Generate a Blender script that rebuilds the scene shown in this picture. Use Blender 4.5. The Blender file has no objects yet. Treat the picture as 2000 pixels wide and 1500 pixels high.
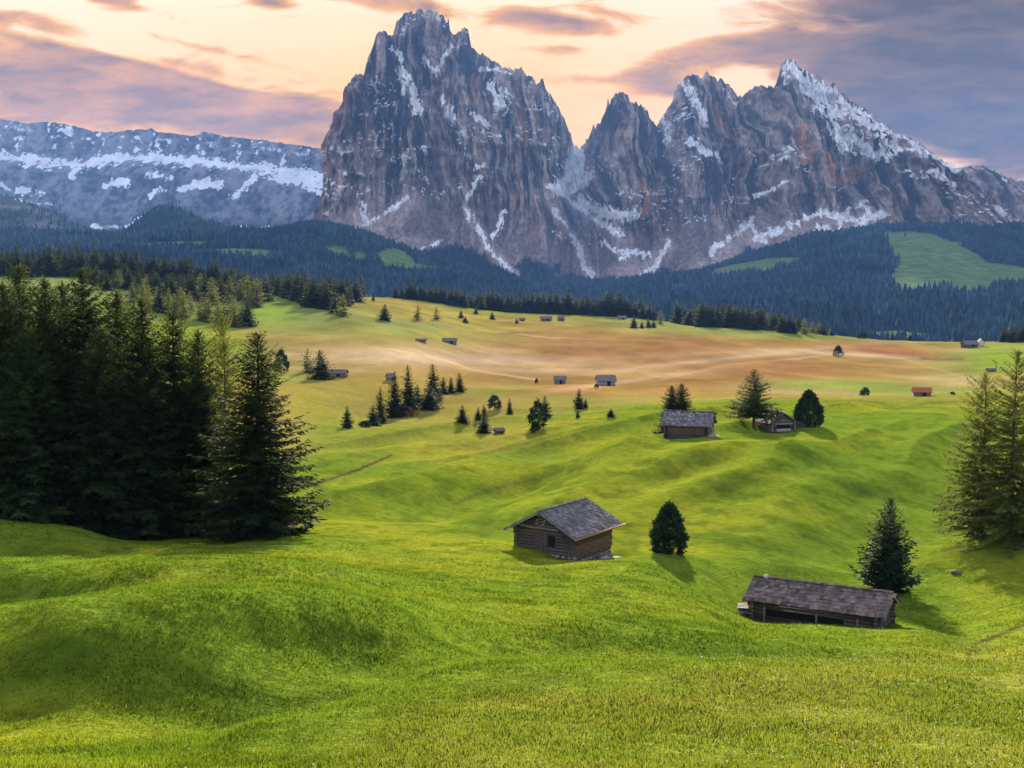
import bpy, math, random
import numpy as np
from mathutils import Matrix, Vector
random.seed(7); RNG = np.random.default_rng(11)
S = bpy.context.scene
C = S.collection
R = math.radians

# ------------------------------------------------------------------ camera constants (2000x1500 photograph)
F, CX, CY, CZ = 2400.0, 1000.0, 750.0, 40.0
PITCH = R(4.53); CP, SP = math.cos(PITCH), math.sin(PITCH)
EXPO = 1.72

def ray(px, py):
    v = (CY - py) / F; u = (px - CX) / F
    fy = CP + v * SP
    return u / fy, (-SP + v * CP) / fy           # dX/dY, dZ/dY
def world(px, py, Y):
    a, b = ray(px, py)
    return a * Y, Y, CZ + b * Y
def project(X, Y, Z):
    z = Z - CZ
    d = Y * CP - z * SP; u = Y * SP + z * CP
    return CX + F * X / d, CY - F * u / d

# ------------------------------------------------------------------ noise
def _h(ix, iy, s):
    n = (ix.astype(np.int64) * 374761393 + iy.astype(np.int64) * 668265263 + s * 1274126177) & 0xFFFFFFFF
    n = ((n ^ (n >> 13)) * 1274126177) & 0xFFFFFFFF
    n = n ^ (n >> 16)
    return (n & 0xFFFFFF) / float(0xFFFFFF)
def vn(x, y, s=0):
    x = np.asarray(x, float); y = np.asarray(y, float)
    ix = np.floor(x); iy = np.floor(y); fx = x - ix; fy = y - iy
    fx = fx * fx * fx * (fx * (fx * 6 - 15) + 10); fy = fy * fy * fy * (fy * (fy * 6 - 15) + 10)
    a = _h(ix, iy, s); b = _h(ix + 1, iy, s); c = _h(ix, iy + 1, s); d = _h(ix + 1, iy + 1, s)
    return (a + (b - a) * fx) * (1 - fy) + (c + (d - c) * fx) * fy
def fbm(x, y, o=4, s=0, g=0.5):
    t = 0; a = 1; n = 0
    for k in range(o):
        t = t + a * vn(x, y, s + k * 17); n += a; a *= g; x = x * 2.03 + 5.1; y = y * 2.03 + 9.7
    return t / n
def ridged(x, y, o=4, s=0, g=0.5):
    t = 0; a = 1; n = 0
    for k in range(o):
        t = t + a * (1 - np.abs(2 * vn(x, y, s + k * 17) - 1)); n += a; a *= g; x = x * 2.03 + 5.1; y = y * 2.03 + 9.7
    return t / n
def sstep(a, b, x):
    t = np.clip((x - a) / (b - a), 0, 1); return t * t * (3 - 2 * t)
def pchip(x, y, q):
    x = np.asarray(x, float); y = np.asarray(y, float)
    h = np.diff(x); d = (np.diff(y, axis=0).T / h).T
    m = np.zeros_like(y)
    m[0] = d[0]; m[-1] = d[-1]
    if len(x) > 2:
        w1 = (2 * h[1:] + h[:-1]); w2 = (h[1:] + 2 * h[:-1])
        sh = (-1,) + (1,) * (y.ndim - 1)
        w1 = w1.reshape(sh); w2 = w2.reshape(sh)
        d0, d1 = d[:-1], d[1:]
        ok = (d0 * d1) > 0
        with np.errstate(divide='ignore', invalid='ignore'):
            mm = (w1 + w2) / (w1 / d0 + w2 / d1)
        m[1:-1] = np.where(ok, mm, 0)
    q = np.clip(q, x[0], x[-1])
    i = np.clip(np.searchsorted(x, q, side='right') - 1, 0, len(x) - 2)
    t = (q - x[i]) / h[i]
    sh = (-1,) + (1,) * (y.ndim - 1)
    t = t.reshape(sh); hh = h[i].reshape(sh)
    return (y[i] * (1 + 2 * t) * (1 - t) ** 2 + m[i] * hh * t * (1 - t) ** 2 + y[i + 1] * t * t * (3 - 2 * t) + m[i + 1] * hh * t * t * (t - 1))

def seg_d(px, py, pts, sy=1.0):
    """distance to a polyline (second axis scaled by sy)"""
    best = np.full(np.shape(px), 1e9)
    for (x0, y0), (x1, y1) in zip(pts[:-1], pts[1:]):
        y0 = y0 * sy; y1 = y1 * sy
        dx, dy = x1 - x0, y1 - y0
        t = np.clip(((px - x0) * dx + (py * sy - y0) * dy) / (dx * dx + dy * dy + 1e-9), 0, 1)
        best = np.minimum(best, np.hypot(px - x0 - t * dx, py * sy - y0 - t * dy))
    return best

# ------------------------------------------------------------------ terrain height
NEAR0 = [(3, 2300), (8, 1770), (14, 1600)]
NEAR = {
0: [(20,1500),(27,1462),(31,1405),(34.5,1250),(37,1196),(42,1188),(49,1188),(56,1195),(60.5,1108),(64,1094),(73,1091),(83,1096),(87.5,1050),(91,1027),(97,1018),(106,1016),(125,1005),(150,955),(200,880),(300,790),(450,690),(650,600),(850,549),(1000,535),(1200,522),(1500,545)],
130: [(20,1500),(27,1460),(31,1405),(34.5,1245),(37,1182),(42,1172),(49,1170),(56,1178),(60.5,1108),(64,1095),(73,1091),(83,1095),(88,1062),(92,1040),(97,1029),(106,1026),(125,1005),(150,955),(200,880),(300,790),(450,690),(650,600),(850,552),(1000,538),(1200,524),(1500,552)],
250: [(20,1500),(27,1455),(31.5,1405),(35,1255),(38,1170),(42,1154),(49,1150),(56,1160),(60.5,1108),(64,1095),(74,1091),(85,1090),(92,1067),(98,1058),(108,1054),(125,1010),(150,950),(200,870),(300,780),(450,690),(650,602),(850,562),(1000,545),(1150,530),(1500,565)],
400: [(20,1495),(26,1445),(32,1400),(36,1260),(39.5,1165),(43.5,1145),(51,1142),(58,1152),(62,1106),(66,1092),(74,1089),(85,1084),(94,1068),(102,1056),(110,1046),(125,1005),(150,945),(200,865),(300,778),(430,715),(520,680),(650,630),(800,590),(950,570),(1150,548),(1500,580)],
500: [(20,1490),(23,1430),(26,1412),(32,1405),(37,1270),(40.5,1165),(44.5,1143),(52,1139),(59,1146),(63,1103),(68,1091),(76,1088),(87,1080),(95,1064),(103,1048),(112,1034),(125,1000),(150,940),(200,860),(300,775),(400,725),(500,690),(650,640),(800,604),(950,582),(1150,566),(1500,588)],
625: [(20,1490),(24,1420),(27,1382),(33,1385),(38.5,1280),(42.5,1175),(46.5,1149),(54,1145),(62,1148),(66.5,1110),(71,1097),(79,1093),(89,1074),(99,1052),(110,1030),(130,980),(160,922),(200,873),(250,838),(300,800),(400,735),(500,695),(650,642),(800,607),(950,586),(1200,575),(1500,595)],
750: [(20,1490),(25,1400),(29,1350),(34,1350),(40,1290),(45,1195),(49.5,1165),(57,1155),(65,1156),(70.5,1123),(78,1111),(88,1088),(100,1060),(115,1025),(135,970),(165,912),(200,870),(240,843),(270,836),(320,812),(400,745),(520,692),(650,657),(800,627),(950,602),(1150,585),(1300,581),(1500,600)],
1000: [(20,1480),(26,1370),(31,1300),(35,1286),(40,1281),(48,1286),(55,1222),(62,1180),(72,1150),(85,1115),(95,1086),(104,1067),(115,1045),(128,1000),(145,950),(170,900),(200,855),(230,830),(260,822),(300,818),(350,790),(430,762),(520,751),(600,735),(700,706),(850,671),(1000,642),(1150,626),(1300,612),(1400,609),(1500,622)],
1250: [(20,1480),(26,1370),(31,1303),(35,1291),(41,1289),(51,1298),(58.5,1226),(68,1177),(80,1133),(90,1110),(100,1097),(105,1090),(110,1075),(118,1045),(132,982),(148,922),(163,878),(180,852),(205,825),(230,803),(260,799),(320,798),(380,775),(460,755),(560,742),(700,703),(850,669),(980,647),(1120,634),(1250,626),(1350,622),(1500,640)],
1500: [(20,1490),(26,1385),(31,1312),(35,1297),(41,1293),(52,1302),(60,1242),(72,1222),(85,1213),(90,1197),(98,1152),(106,1106),(115,1060),(128,1000),(142,940),(158,886),(175,852),(195,832),(225,808),(260,790),(300,779),(335,776),(400,771),(480,755),(600,730),(760,694),(920,663),(1040,646),(1120,642),(1300,665),(1500,665)],
1750: [(20,1490),(26,1390),(31,1318),(35,1302),(41,1299),(52,1308),(60,1264),(72,1242),(80,1229),(84,1222),(92,1198),(100,1160),(110,1110),(122,1060),(138,995),(156,930),(175,880),(200,840),(235,812),(265,798),(290,795),(310,782),(340,774),(375,771),(450,755),(600,728),(760,703),(900,683),(1020,669),(1090,666),(1300,695),(1500,705)],
2000: [(20,1490),(26,1395),(31,1325),(35,1310),(41,1307),(52,1314),(60,1268),(72,1240),(82,1215),(92,1175),(102,1115),(112,1072),(125,1030),(145,965),(170,900),(200,850),(240,815),(290,790),(350,765),(450,735),(600,708),(760,688),(900,676),(1000,670),(1060,668),(1300,700),(1500,710)],
}
FAR = {
-60: [(2000,520),(2600,490),(3100,470),(3600,458),(4200,402),(4700,360),(5400,400),(6500,420)],
0: [(2000,525),(2600,492),(3100,472),(3600,462),(4200,412),(4600,377),(5400,420),(6500,440)],
110: [(2000,530),(2600,494),(3100,474),(3600,464),(4200,428),(4600,410),(5400,440),(6500,450)],
235: [(2000,535),(2600,495),(3100,478),(3600,470),(4200,465),(4600,461),(5400,470),(6500,460)],
285: [(2000,538),(2600,497),(3100,480),(3600,468),(4100,448),(4400,437),(5400,470),(6500,460)],
330: [(2000,540),(2600,500),(3100,480),(3600,463),(4000,438),(4400,411),(5400,470),(6500,460)],
400: [(2000,542),(2600,502),(3100,480),(3600,464),(4000,447),(4400,431),(5400,470),(6500,460)],
480: [(2000,548),(2600,504),(3100,480),(3600,464),(4300,453),(4700,451),(5400,460),(6500,450)],
560: [(2000,550),(2600,502),(3100,474),(3500,455),(4300,456),(5000,450),(6500,440)],
620: [(2000,552),(2600,505),(3000,478),(3350,452),(3500,447),(4300,455),(5000,440),(6500,430)],
710: [(2000,575),(2600,530),(3000,500),(3400,474),(3600,468),(4300,470),(5000,455),(6500,430)],
850: [(2000,595),(2600,555),(3200,533),(3800,518),(4400,505),(5000,490),(6500,450)],
1000: [(2000,610),(2600,575),(3200,568),(3800,556),(4400,545),(5000,535),(6500,450)],
1150: [(2000,612),(2600,580),(3200,574),(3800,566),(4400,560),(5000,548),(6500,450)],
1300: [(2000,615),(2600,580),(3200,568),(3800,555),(4400,545),(5000,530),(6500,450)],
1450: [(2000,612),(2600,572),(3200,543),(3800,518),(4400,503),(5000,490),(6500,440)],
1600: [(2000,618),(2600,570),(3200,515),(3700,478),(4400,462),(5000,450),(6500,430)],
1720: [(2000,630),(2600,570),(3200,505),(3700,466),(4400,455),(5000,440),(6500,430)],
1850: [(2000,635),(2600,570),(3200,515),(3700,480),(4400,462),(5000,440),(6500,420)],
2000: [(2000,620),(2600,565),(3200,525),(3800,495),(4400,470),(5000,440),(6500,420)],
2080: [(2000,615),(2600,560),(3200,525),(3800,495),(4400,470),(5000,440),(6500,420)],
}
def zof(py, Y):
    _, b = ray(1000, np.asarray(py, float)); return CZ + b * Y
NGY = 900; LGY = np.linspace(math.log(3), math.log(1500), NGY)
NGP = 440; GP = np.linspace(-60, 2080, NGP)
cols = sorted(NEAR)
tab = []
for c in cols:
    pts = NEAR0 + NEAR[c]
    Y = np.array([p[0] for p in pts], float); z = zof([p[1] for p in pts], Y)
    t = pchip(np.log(Y), z, LGY)
    tab.append(t)
NT = pchip(np.array(cols, float), np.array(tab), GP)
k = np.exp(-np.linspace(-2, 2, 9) ** 2); k /= k.sum()
pad = np.pad(NT, ((4, 4), (4, 4)), mode='edge')
pad = sum(k[i] * pad[i:i + NGP] for i in range(9))
NT = sum(k[i] * pad[:, i:i + NGY] for i in range(9))
LFY = np.linspace(math.log(1500), math.log(6500), 300)
tab = []
for c in sorted(FAR):
    j = np.argmin(abs(GP - c)); z0 = NT[j, -1]
    Y = np.array([1500] + [p[0] for p in FAR[c]], float)
    z = np.concatenate([[z0], zof([p[1] for p in FAR[c]], Y[1:])])
    tab.append(pchip(np.log(Y), z, LFY))
FT = pchip(np.array(sorted(FAR), float), np.array(tab), GP)
FT[:, 0] = NT[:, -1]

def bil(T, a, b):
    n, m = T.shape
    a = np.clip(a, 0, n - 1.001); b = np.clip(b, 0, m - 1.001)
    i = a.astype(int); j = b.astype(int); fa = a - i; fb = b - j
    return (T[i, j] * (1 - fb) + T[i, j + 1] * fb) * (1 - fa) + (T[i + 1, j] * (1 - fb) + T[i + 1, j + 1] * fb) * fa
def polar(X, Y):
    r = np.hypot(X, Y); az = np.clip(np.arctan2(X, Y), R(-24), R(24))
    return np.tan(az), np.maximum(r * np.cos(az), 1.0)
def H0(X, Y):
    X = np.asarray(X, float); Y = np.asarray(Y, float)
    ta, Ye = polar(X, Y)
    px = CX + F * ta * 0.985
    a = (px - GP[0]) / (GP[1] - GP[0]); ly = np.log(Ye)
    zn = bil(NT, a, (ly - LGY[0]) / (LGY[1] - LGY[0]))
    zf = bil(FT, a, (ly - LFY[0]) / (LFY[1] - LFY[0]))
    return np.where(Ye < 1500, zn, zf)
def hit(px, py, fn, Y0=14, Y1=1490):
    Y = np.exp(np.linspace(math.log(Y0), math.log(Y1), 5000)); a, b = ray(px, py)
    d = CZ + b * Y - fn(a * Y, Y)
    i = np.argmax(d <= 0)
    return (a * Y[i], Y[i]) if d[i] <= 0 else None
# crests (+) and furrows (-) drawn on the slopes: photo polyline, height m, half width m
STROKES = [
 ([(640,985),(850,952),(1000,918),(1120,898),(1260,872)], .9, 6),
 ([(845,1015),(900,985),(1000,952),(1090,930),(1160,915)], -.9, 3.6),
 ([(930,985),(1010,962),(1100,942)], .35, 2.4),
 ([(1000,975),(1150,940),(1260,905),(1360,878)], .35, 4.0),
 ([(1165,1000),(1250,950),(1330,914),(1420,890),(1500,880)], .9, 3.6),
 ([(1230,990),(1320,950),(1400,925),(1480,905)], -.7, 3.5),
 ([(1215,1025),(1330,985),(1440,950),(1540,908),(1620,892)], .95, 3.8),
 ([(1300,1020),(1420,985),(1520,950),(1570,925),(1700,912)], -.9, 4.0),
 ([(1480,1000),(1600,950),(1720,935),(1830,930)], .7, 4.5),
 ([(1450,1045),(1560,1015),(1680,980),(1780,955)], -.5, 4.0),
 ([(1380,1072),(1470,1062),(1600,1030),(1720,1000)], .5, 4.0),
 ([(1480,800),(1640,802),(1760,798),(1890,795)], .7, 6),
 ([(1560,786),(1700,789),(1880,784)], -.7, 7),
 ([(1320,1110),(1450,1105),(1600,1135),(1700,1180)], .4, 4.0),
 ([(1860,1200),(1900,1255),(1896,1300)], -.5, 2.0),
 ([(1995,1222),(1950,1240),(1900,1256)], -.45, 1.8),
 ([(1850,1075),(1900,1062),(1960,1058)], -.4, 2.0),
 ([(600,950),(660,930),(720,908),(770,885)], -.6, 2.4),
 ([(600,920),(700,890),(800,872),(900,850)], .9, 7),
 ([(640,880),(760,858),(880,838)], -.6, 6),
 ([(860,800),(960,806),(1100,800),(1250,790)], .8, 8),
 ([(560,1075),(700,1085),(820,1100)], -.4, 3.5),
 ([(0,1290),(180,1300),(330,1330)], -.22, 1.6),
 ([(300,1440),(480,1408),(640,1362),(760,1338)], -.18, 1.0),
 ([(860,1318),(960,1300),(1090,1302)], .16, 1.2),
 ([(1430,1222),(1560,1228),(1735,1238)], -.65, 3.2),
 ([(560,1330),(680,1300),(820,1290)], -.2, 1.6),
]
WS = []
for pts, amp, w in STROKES:
    dense = []
    for (x0, y0), (x1, y1) in zip(pts[:-1], pts[1:]):
        for t in np.linspace(0, 1, 8, endpoint=False): dense.append((x0 + (x1 - x0) * t, y0 + (y1 - y0) * t))
    dense.append(pts[-1])
    wp = [hit(x, y, H0) for x, y in dense]; wp = [p for p in wp if p]
    good = [wp[0]]
    for p in wp[1:]:
        if math.hypot(p[0] - good[-1][0], p[1] - good[-1][1]) < max(60, .5 * p[1]): good.append(p)
    WS.append((good, amp, w))
def HB(X, Y):
    X = np.asarray(X, float); Y = np.asarray(Y, float)
    z = H0(X, Y)
    sh = z.shape; X1 = X.ravel(); Y1 = Y.ravel(); add = np.zeros(X1.shape)
    for pts, amp, w in WS:
        xs = [p[0] for p in pts]; ys = [p[1] for p in pts]; m = 4 * w
        sel = np.nonzero((X1 > min(xs) - m) & (X1 < max(xs) + m) & (Y1 > min(ys) - m) & (Y1 < max(ys) + m))[0]
        if not len(sel): continue
        xx, yy = X1[sel], Y1[sel]
        d = seg_d(xx, yy, pts)
        e0 = np.hypot(xx - xs[0], yy - ys[0]); e1 = np.hypot(xx - xs[-1], yy - ys[-1])
        fade = sstep(0, 3 * w, np.minimum(e0, e1))
        add[sel] += 1.1 * amp * np.exp(-(d / w) ** 2) * (.35 + .65 * fade)
    r = np.hypot(X, Y)
    n1 = fbm(X / 26, Y / 26, 3, 3) - .5; n2 = fbm(X / 7.5, Y / 7.5, 3, 5) - .5; n3 = fbm(X / 110, Y / 110, 3, 9) - .5
    al = X * .53 + Y * .85; ac = X * .85 - Y * .53
    spur = (ridged(ac / 16 + (fbm(X / 60, Y / 60, 2, 27) - .5) * .9, al / 170, 2, 25, .28) - .5) * sstep(104, 128, Y) * sstep(300, 230, Y) * sstep(-38, -18, X) * sstep(95, 70, X)
    n4 = fbm(X / 2.2, Y / 2.2, 2, 15) - .5
    amp = sstep(25, 140, r)
    z = z + add.reshape(sh) + n1 * (.3 + .9 * amp) + n2 * (.25 + .25 * amp) + n3 * 3.0 * sstep(150, 700, r) + n4 * .10 + spur * 3.2 \
        + (fbm(X / 400, Y / 400, 4, 21) - .5) * 50 * sstep(1500, 2600, r)
    return z
# spot heights under the buildings and single trees (photo column, depth, photo row, half width m)
SPOTS = [(1475,87.5,1212,2.6),(1600,85.3,1219,2.6),(1720,83.5,1229,2.6),(1118,98,1099,2.4),(1007,101,1066,2.6),(1195,102.8,1111,2.6),(1300,168.5,862,3),(1385,167,853,2.2),(1516,181,848,4.0),(1516,172,858,4.0),(1915,112,1048,7),(1985,108,1067,7),(1742,99,1152,4),(1308,101,1080,4)]
_sx = np.array([world(a, c, b)[0] for a, b, c, d in SPOTS]); _sy = np.array([float(q[1]) for q in SPOTS]); _sw = np.array([q[3] for q in SPOTS], float)
_sz = np.array([world(a, c, b)[2] for a, b, c, d in SPOTS])
_G = np.exp(-((_sx[:, None] - _sx[None]) ** 2 + (_sy[:, None] - _sy[None]) ** 2) / _sw[None] ** 2)
_sa = np.linalg.solve(_G, _sz - HB(_sx, _sy))
def H(X, Y):
    X = np.asarray(X, float); Y = np.asarray(Y, float); z = HB(X, Y)
    for x0, y0, w0, a0 in zip(_sx, _sy, _sw, _sa): z = z + a0 * np.exp(-((X - x0) ** 2 + (Y - y0) ** 2) / w0 ** 2)
    return z
def H1(x, y): return float(H(np.array([x]), np.array([y]))[0])

# ------------------------------------------------------------------ albedo of the ground
def blob(px, py, cx, cy, a, b, tilt=0):
    t = R(tilt); dx = px - cx; dy = py - cy
    u = dx * math.cos(t) + dy * math.sin(t); v = -dx * math.sin(t) + dy * math.cos(t)
    return np.exp(-(u / a) ** 2 - (v / b) ** 2)
def mixc(a, b, t):
    return a * (1 - t[..., None]) + np.asarray(b, float) * t[..., None]
LUSH = np.array([.126, .186, .017]); YEL = np.array([.225, .238, .018]); OLIVE = np.array([.205, .218, .034])
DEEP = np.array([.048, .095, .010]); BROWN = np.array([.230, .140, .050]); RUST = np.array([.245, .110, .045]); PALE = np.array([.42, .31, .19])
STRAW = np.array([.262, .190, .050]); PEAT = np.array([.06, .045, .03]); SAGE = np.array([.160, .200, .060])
def ground_color(X, Y, Z):
    px, py = project(X, Y, Z); r = np.hypot(X, Y)
    n = fbm(X / 14, Y / 14, 4, 31); nf = fbm(X / 2.6, Y / 2.6, 3, 33); nl = fbm(X / 60, Y / 60, 4, 35)
    sc = np.maximum(r / 90, 1)
    ns = fbm(X / (9 * sc), Y / (20 * sc), 4, 37)
    c = np.zeros(X.shape + (3,)) + LUSH
    c = mixc(c, YEL, sstep(.40, .72, n * .6 + nl * .4) * .8)
    c = mixc(c, DEEP, sstep(.52, .72, nf) * .5)
    c = c * (.86 + .28 * fbm(X / .9, Y / .9, 3, 39))[..., None]
    # nearest slope: dry, yellowish sward; far left, darker herbage with the mound face's shade put into its colour
    near = sstep(1330, 1420, py + (px - 1000) * .12) * sstep(520, 1000, px) + blob(px, py, 1500, 1370, 600, 70) * .8
    c = mixc(c, OLIVE, np.clip(near, 0, 1) * (.5 + .5 * sstep(.35, .65, nf)))
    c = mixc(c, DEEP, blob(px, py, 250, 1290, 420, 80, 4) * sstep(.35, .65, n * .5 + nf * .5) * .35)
    c = mixc(c, DEEP, blob(px, py, 1420, 1270, 260, 14, 3) * .35)
    # the drier basin beyond the green hill
    far = sstep(250, 420, Y) * sstep(1400, 1100, Y)
    edge = px * 0
    c = mixc(c, STRAW, far * sstep(480, 640, px) * (.75 + .25 * ns))
    c = mixc(c, np.array([.30, .165, .050]), np.clip(far * (blob(px, py, 1250, 715, 560, 50, 2) * .75 + blob(px, py, 700, 850, 160, 45, -6) * .6) * (.35 + .9 * ns), 0, 1))
    for (x, y, a, b, t, s, col) in [
        (1180,690,330,34,2,1.0,BROWN),(1020,735,330,26,0,.7,BROWN),(1300,672,250,18,3,.9,RUST),(1480,733,150,22,-4,.9,RUST),
        (1500,712,300,14,2,.6,BROWN),(1740,685,160,14,6,1.3,RUST),(1250,700,260,20,2,.8,RUST),(1800,728,130,14,4,.6,BROWN),(1120,770,260,25,-2,.6,RUST),
        (760,800,90,26,-6,.8,RUST),(680,850,110,30,-8,.9,BROWN),(660,815,90,30,-6,.8,np.array([.24,.19,.17])),(860,852,200,16,-5,.7,BROWN),
        (570,660,120,18,6,.8,BROWN),(650,700,120,24,2,.5,BROWN),(980,790,120,14,0,.6,BROWN),(640,760,90,22,-6,.6,STRAW)]:
        c = mixc(c, col, np.clip(s * blob(px, py, x, y, a, b, t) * sstep(.22, .62, ns) * far, 0, 1))
    for (x, y, a, b, t, s) in [(790,692,190,20,1,1.0),(900,704,260,9,1,.9),(1100,724,220,6,1,.5),(1390,690,170,5,-2,.35),(1640,692,160,5,3,.9),(1420,700,240,5,-6,.7),(1860,745,90,10,5,.6),(1220,745,160,5,-8,.6),(1560,765,120,6,3,.4),(640,722,90,7,2,.6)]:
        c = mixc(c, PALE, np.clip(s * blob(px, py, x, y, a, b, t) * (.6 + .6 * ns) * far, 0, 1))  # pale dry streaks; the mist strip left of centre is painted into the grass
    for (x, y, a, b, t, s) in [(560,610,170,34,8,1.0),(780,640,150,20,4,.75),(1450,650,260,8,3,.8),(1950,700,110,34,-4,.95),(1780,762,220,14,3,.8),(1250,625,120,10,3,.8),
                               (1150,785,220,12,0,.5),(830,828,200,10,-4,.8),(950,765,90,12,-4,.4),(600,735,60,14,-8,.7),(60,560,300,60,4,1.0),(1600,752,160,10,0,.5)]:
        c = mixc(c, SAGE, np.clip(s * blob(px, py, x, y, a, b, t) * far, 0, 1))
        c = mixc(c, LUSH * 1.3, np.clip(s * blob(px, py, x, y, a * .9, b * .8, t) * far * sstep(.4, .7, ns), 0, 1))
    yl = far * blob(px, py, 860, 632, 170, 44, 6) * sstep(.52, .66, fbm(X / 22, Y / 55, 2, 41))
    c = mixc(c, np.array([.30, .27, .03]), yl * .5)
    c = c * (1 - far[..., None] * .45 * (1 - 2 * fbm(X / 24, Y / 60, 5, 43, .6))[..., None])
    for pts, w in [([(560,690),(700,700),(860,712),(1050,742)], 1.6), ([(1290,742),(1420,712),(1560,700),(1640,690),(1760,700),(1900,742)], 1.5), ([(740,600),(900,640),(1080,660),(1300,665)], 1.2)]:
        c = mixc(c, PALE, .5 * far * sstep(.35, .65, ns) * sstep(w * 1.9, w * .3, seg_d(px, py, pts) + (n - .5) * 3))
    # gradual transition on the left of the valley
    gl = sstep(150, 210, Y) * sstep(420, 300, Y) * sstep(1250, 700, px)
    c = mixc(c, STRAW, gl * (.25 + .6 * sstep(.35, .65, ns)))
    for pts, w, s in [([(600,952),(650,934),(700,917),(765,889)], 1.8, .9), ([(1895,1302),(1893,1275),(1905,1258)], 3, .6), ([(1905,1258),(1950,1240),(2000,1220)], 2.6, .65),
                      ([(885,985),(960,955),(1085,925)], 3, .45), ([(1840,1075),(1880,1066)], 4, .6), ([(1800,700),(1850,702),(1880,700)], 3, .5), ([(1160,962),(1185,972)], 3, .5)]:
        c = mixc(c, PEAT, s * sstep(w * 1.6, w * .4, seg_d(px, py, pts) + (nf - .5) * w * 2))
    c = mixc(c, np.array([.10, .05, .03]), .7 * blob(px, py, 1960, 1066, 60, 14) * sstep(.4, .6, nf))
    # foothills beyond the meadow: dark forest floor, haze blue mixed into its colour, with clearings
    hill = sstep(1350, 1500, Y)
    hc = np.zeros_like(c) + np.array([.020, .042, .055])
    pas = clearing(px, py, X, Y)
    hc = mixc(hc, np.array([.12, .185, .075]), pas)
    sc2 = blob(px, py, 40, 452, 110, 12, -6) * 1.1 + blob(px, py, 20, 405, 50, 4, 8) + blob(px, py, 60, 420, 200, 30, 14) * .3
    hc = mixc(hc, np.array([.42, .34, .31]), np.clip(sc2, 0, 1) * sstep(.3, .6, ns))
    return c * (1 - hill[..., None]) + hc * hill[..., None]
def clearing(px, py, X, Y):
    n = fbm(X / 160, Y / 160, 4, 51) - .5
    m = np.zeros(np.shape(px))
    for (x, y, a, b, t, s) in [(1840,512,110,46,22,1.4),(1950,535,140,20,5,1.3),(1790,545,60,28,0,1.3),(1480,520,90,12,-8,1.2),(1770,478,60,16,25,1.0),
                               (775,508,45,24,20,1.2),(815,522,60,8,8,1.2),(660,490,40,16,10,.7),(1760,657,60,10,2,1.5),(700,500,50,18,0,.6),(330,478,140,9,-2,.8),(230,472,60,6,0,.8),(470,492,140,12,2,.75),(600,520,60,10,4,.7),(950,548,60,7,4,.7),(1330,560,70,8,-4,.7),(1600,560,60,10,-5,.6)]:
        m = np.maximum(m, s * blob(px, py, x, y, a, b, t))
    return sstep(.42, .62, m + n * .5) * (Y > 1400)

# ------------------------------------------------------------------ mesh helpers
def mesh_np(name, v, f, mats, col=None, smooth=True, parent=None, mi=None, link=True):
    v = np.ascontiguousarray(v, dtype=np.float32); f = np.asarray(f)
    me = bpy.data.meshes.new(name)
    n = f.shape[1]
    me.vertices.add(len(v)); me.vertices.foreach_set('co', v.ravel())
    me.loops.add(f.size); me.loops.foreach_set('vertex_index', f.astype(np.int32).ravel())
    me.polygons.add(len(f)); me.polygons.foreach_set('loop_start', (np.arange(len(f)) * n).astype(np.int32))
    me.polygons.foreach_set('use_smooth', np.full(len(f), smooth))
    if mi is not None: me.polygons.foreach_set('material_index', np.asarray(mi, np.int32))
    me.update(calc_edges=True)
    if col is not None:
        col = np.asarray(col, np.float32)
        if col.ndim == 1: col = np.stack([col] * 3, 1)
        a = me.color_attributes.new('tint', 'FLOAT_COLOR', 'POINT')
        a.data.foreach_set('color', np.concatenate([col, np.ones((len(col), 1), np.float32)], 1).astype(np.float32).ravel())
    for m in (mats if isinstance(mats, (list, tuple)) else [mats]): me.materials.append(m)
    o = bpy.data.objects.new(name, me)
    if link: C.objects.link(o)
    if parent: o.parent = parent
    return o
def grid_faces(nr, nc, wrap=False):
    i = np.arange(nr - 1)[:, None] * nc; j = np.arange(nc - 1)[None, :]
    a = i + j
    return np.stack([a, a + 1, a + nc + 1, a + nc], -1).reshape(-1, 4)
def tag(o, label=None, cat=None, group=None, kind=None):
    if label: o['label'] = label
    if cat: o['category'] = cat
    if group: o['group'] = group
    if kind: o['kind'] = kind
    return o
def empty(name, loc, rz=0):
    o = bpy.data.objects.new(name, None); C.objects.link(o); o.location = loc; o.rotation_euler = (0, 0, rz); o.empty_display_size = .3
    return o
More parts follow.
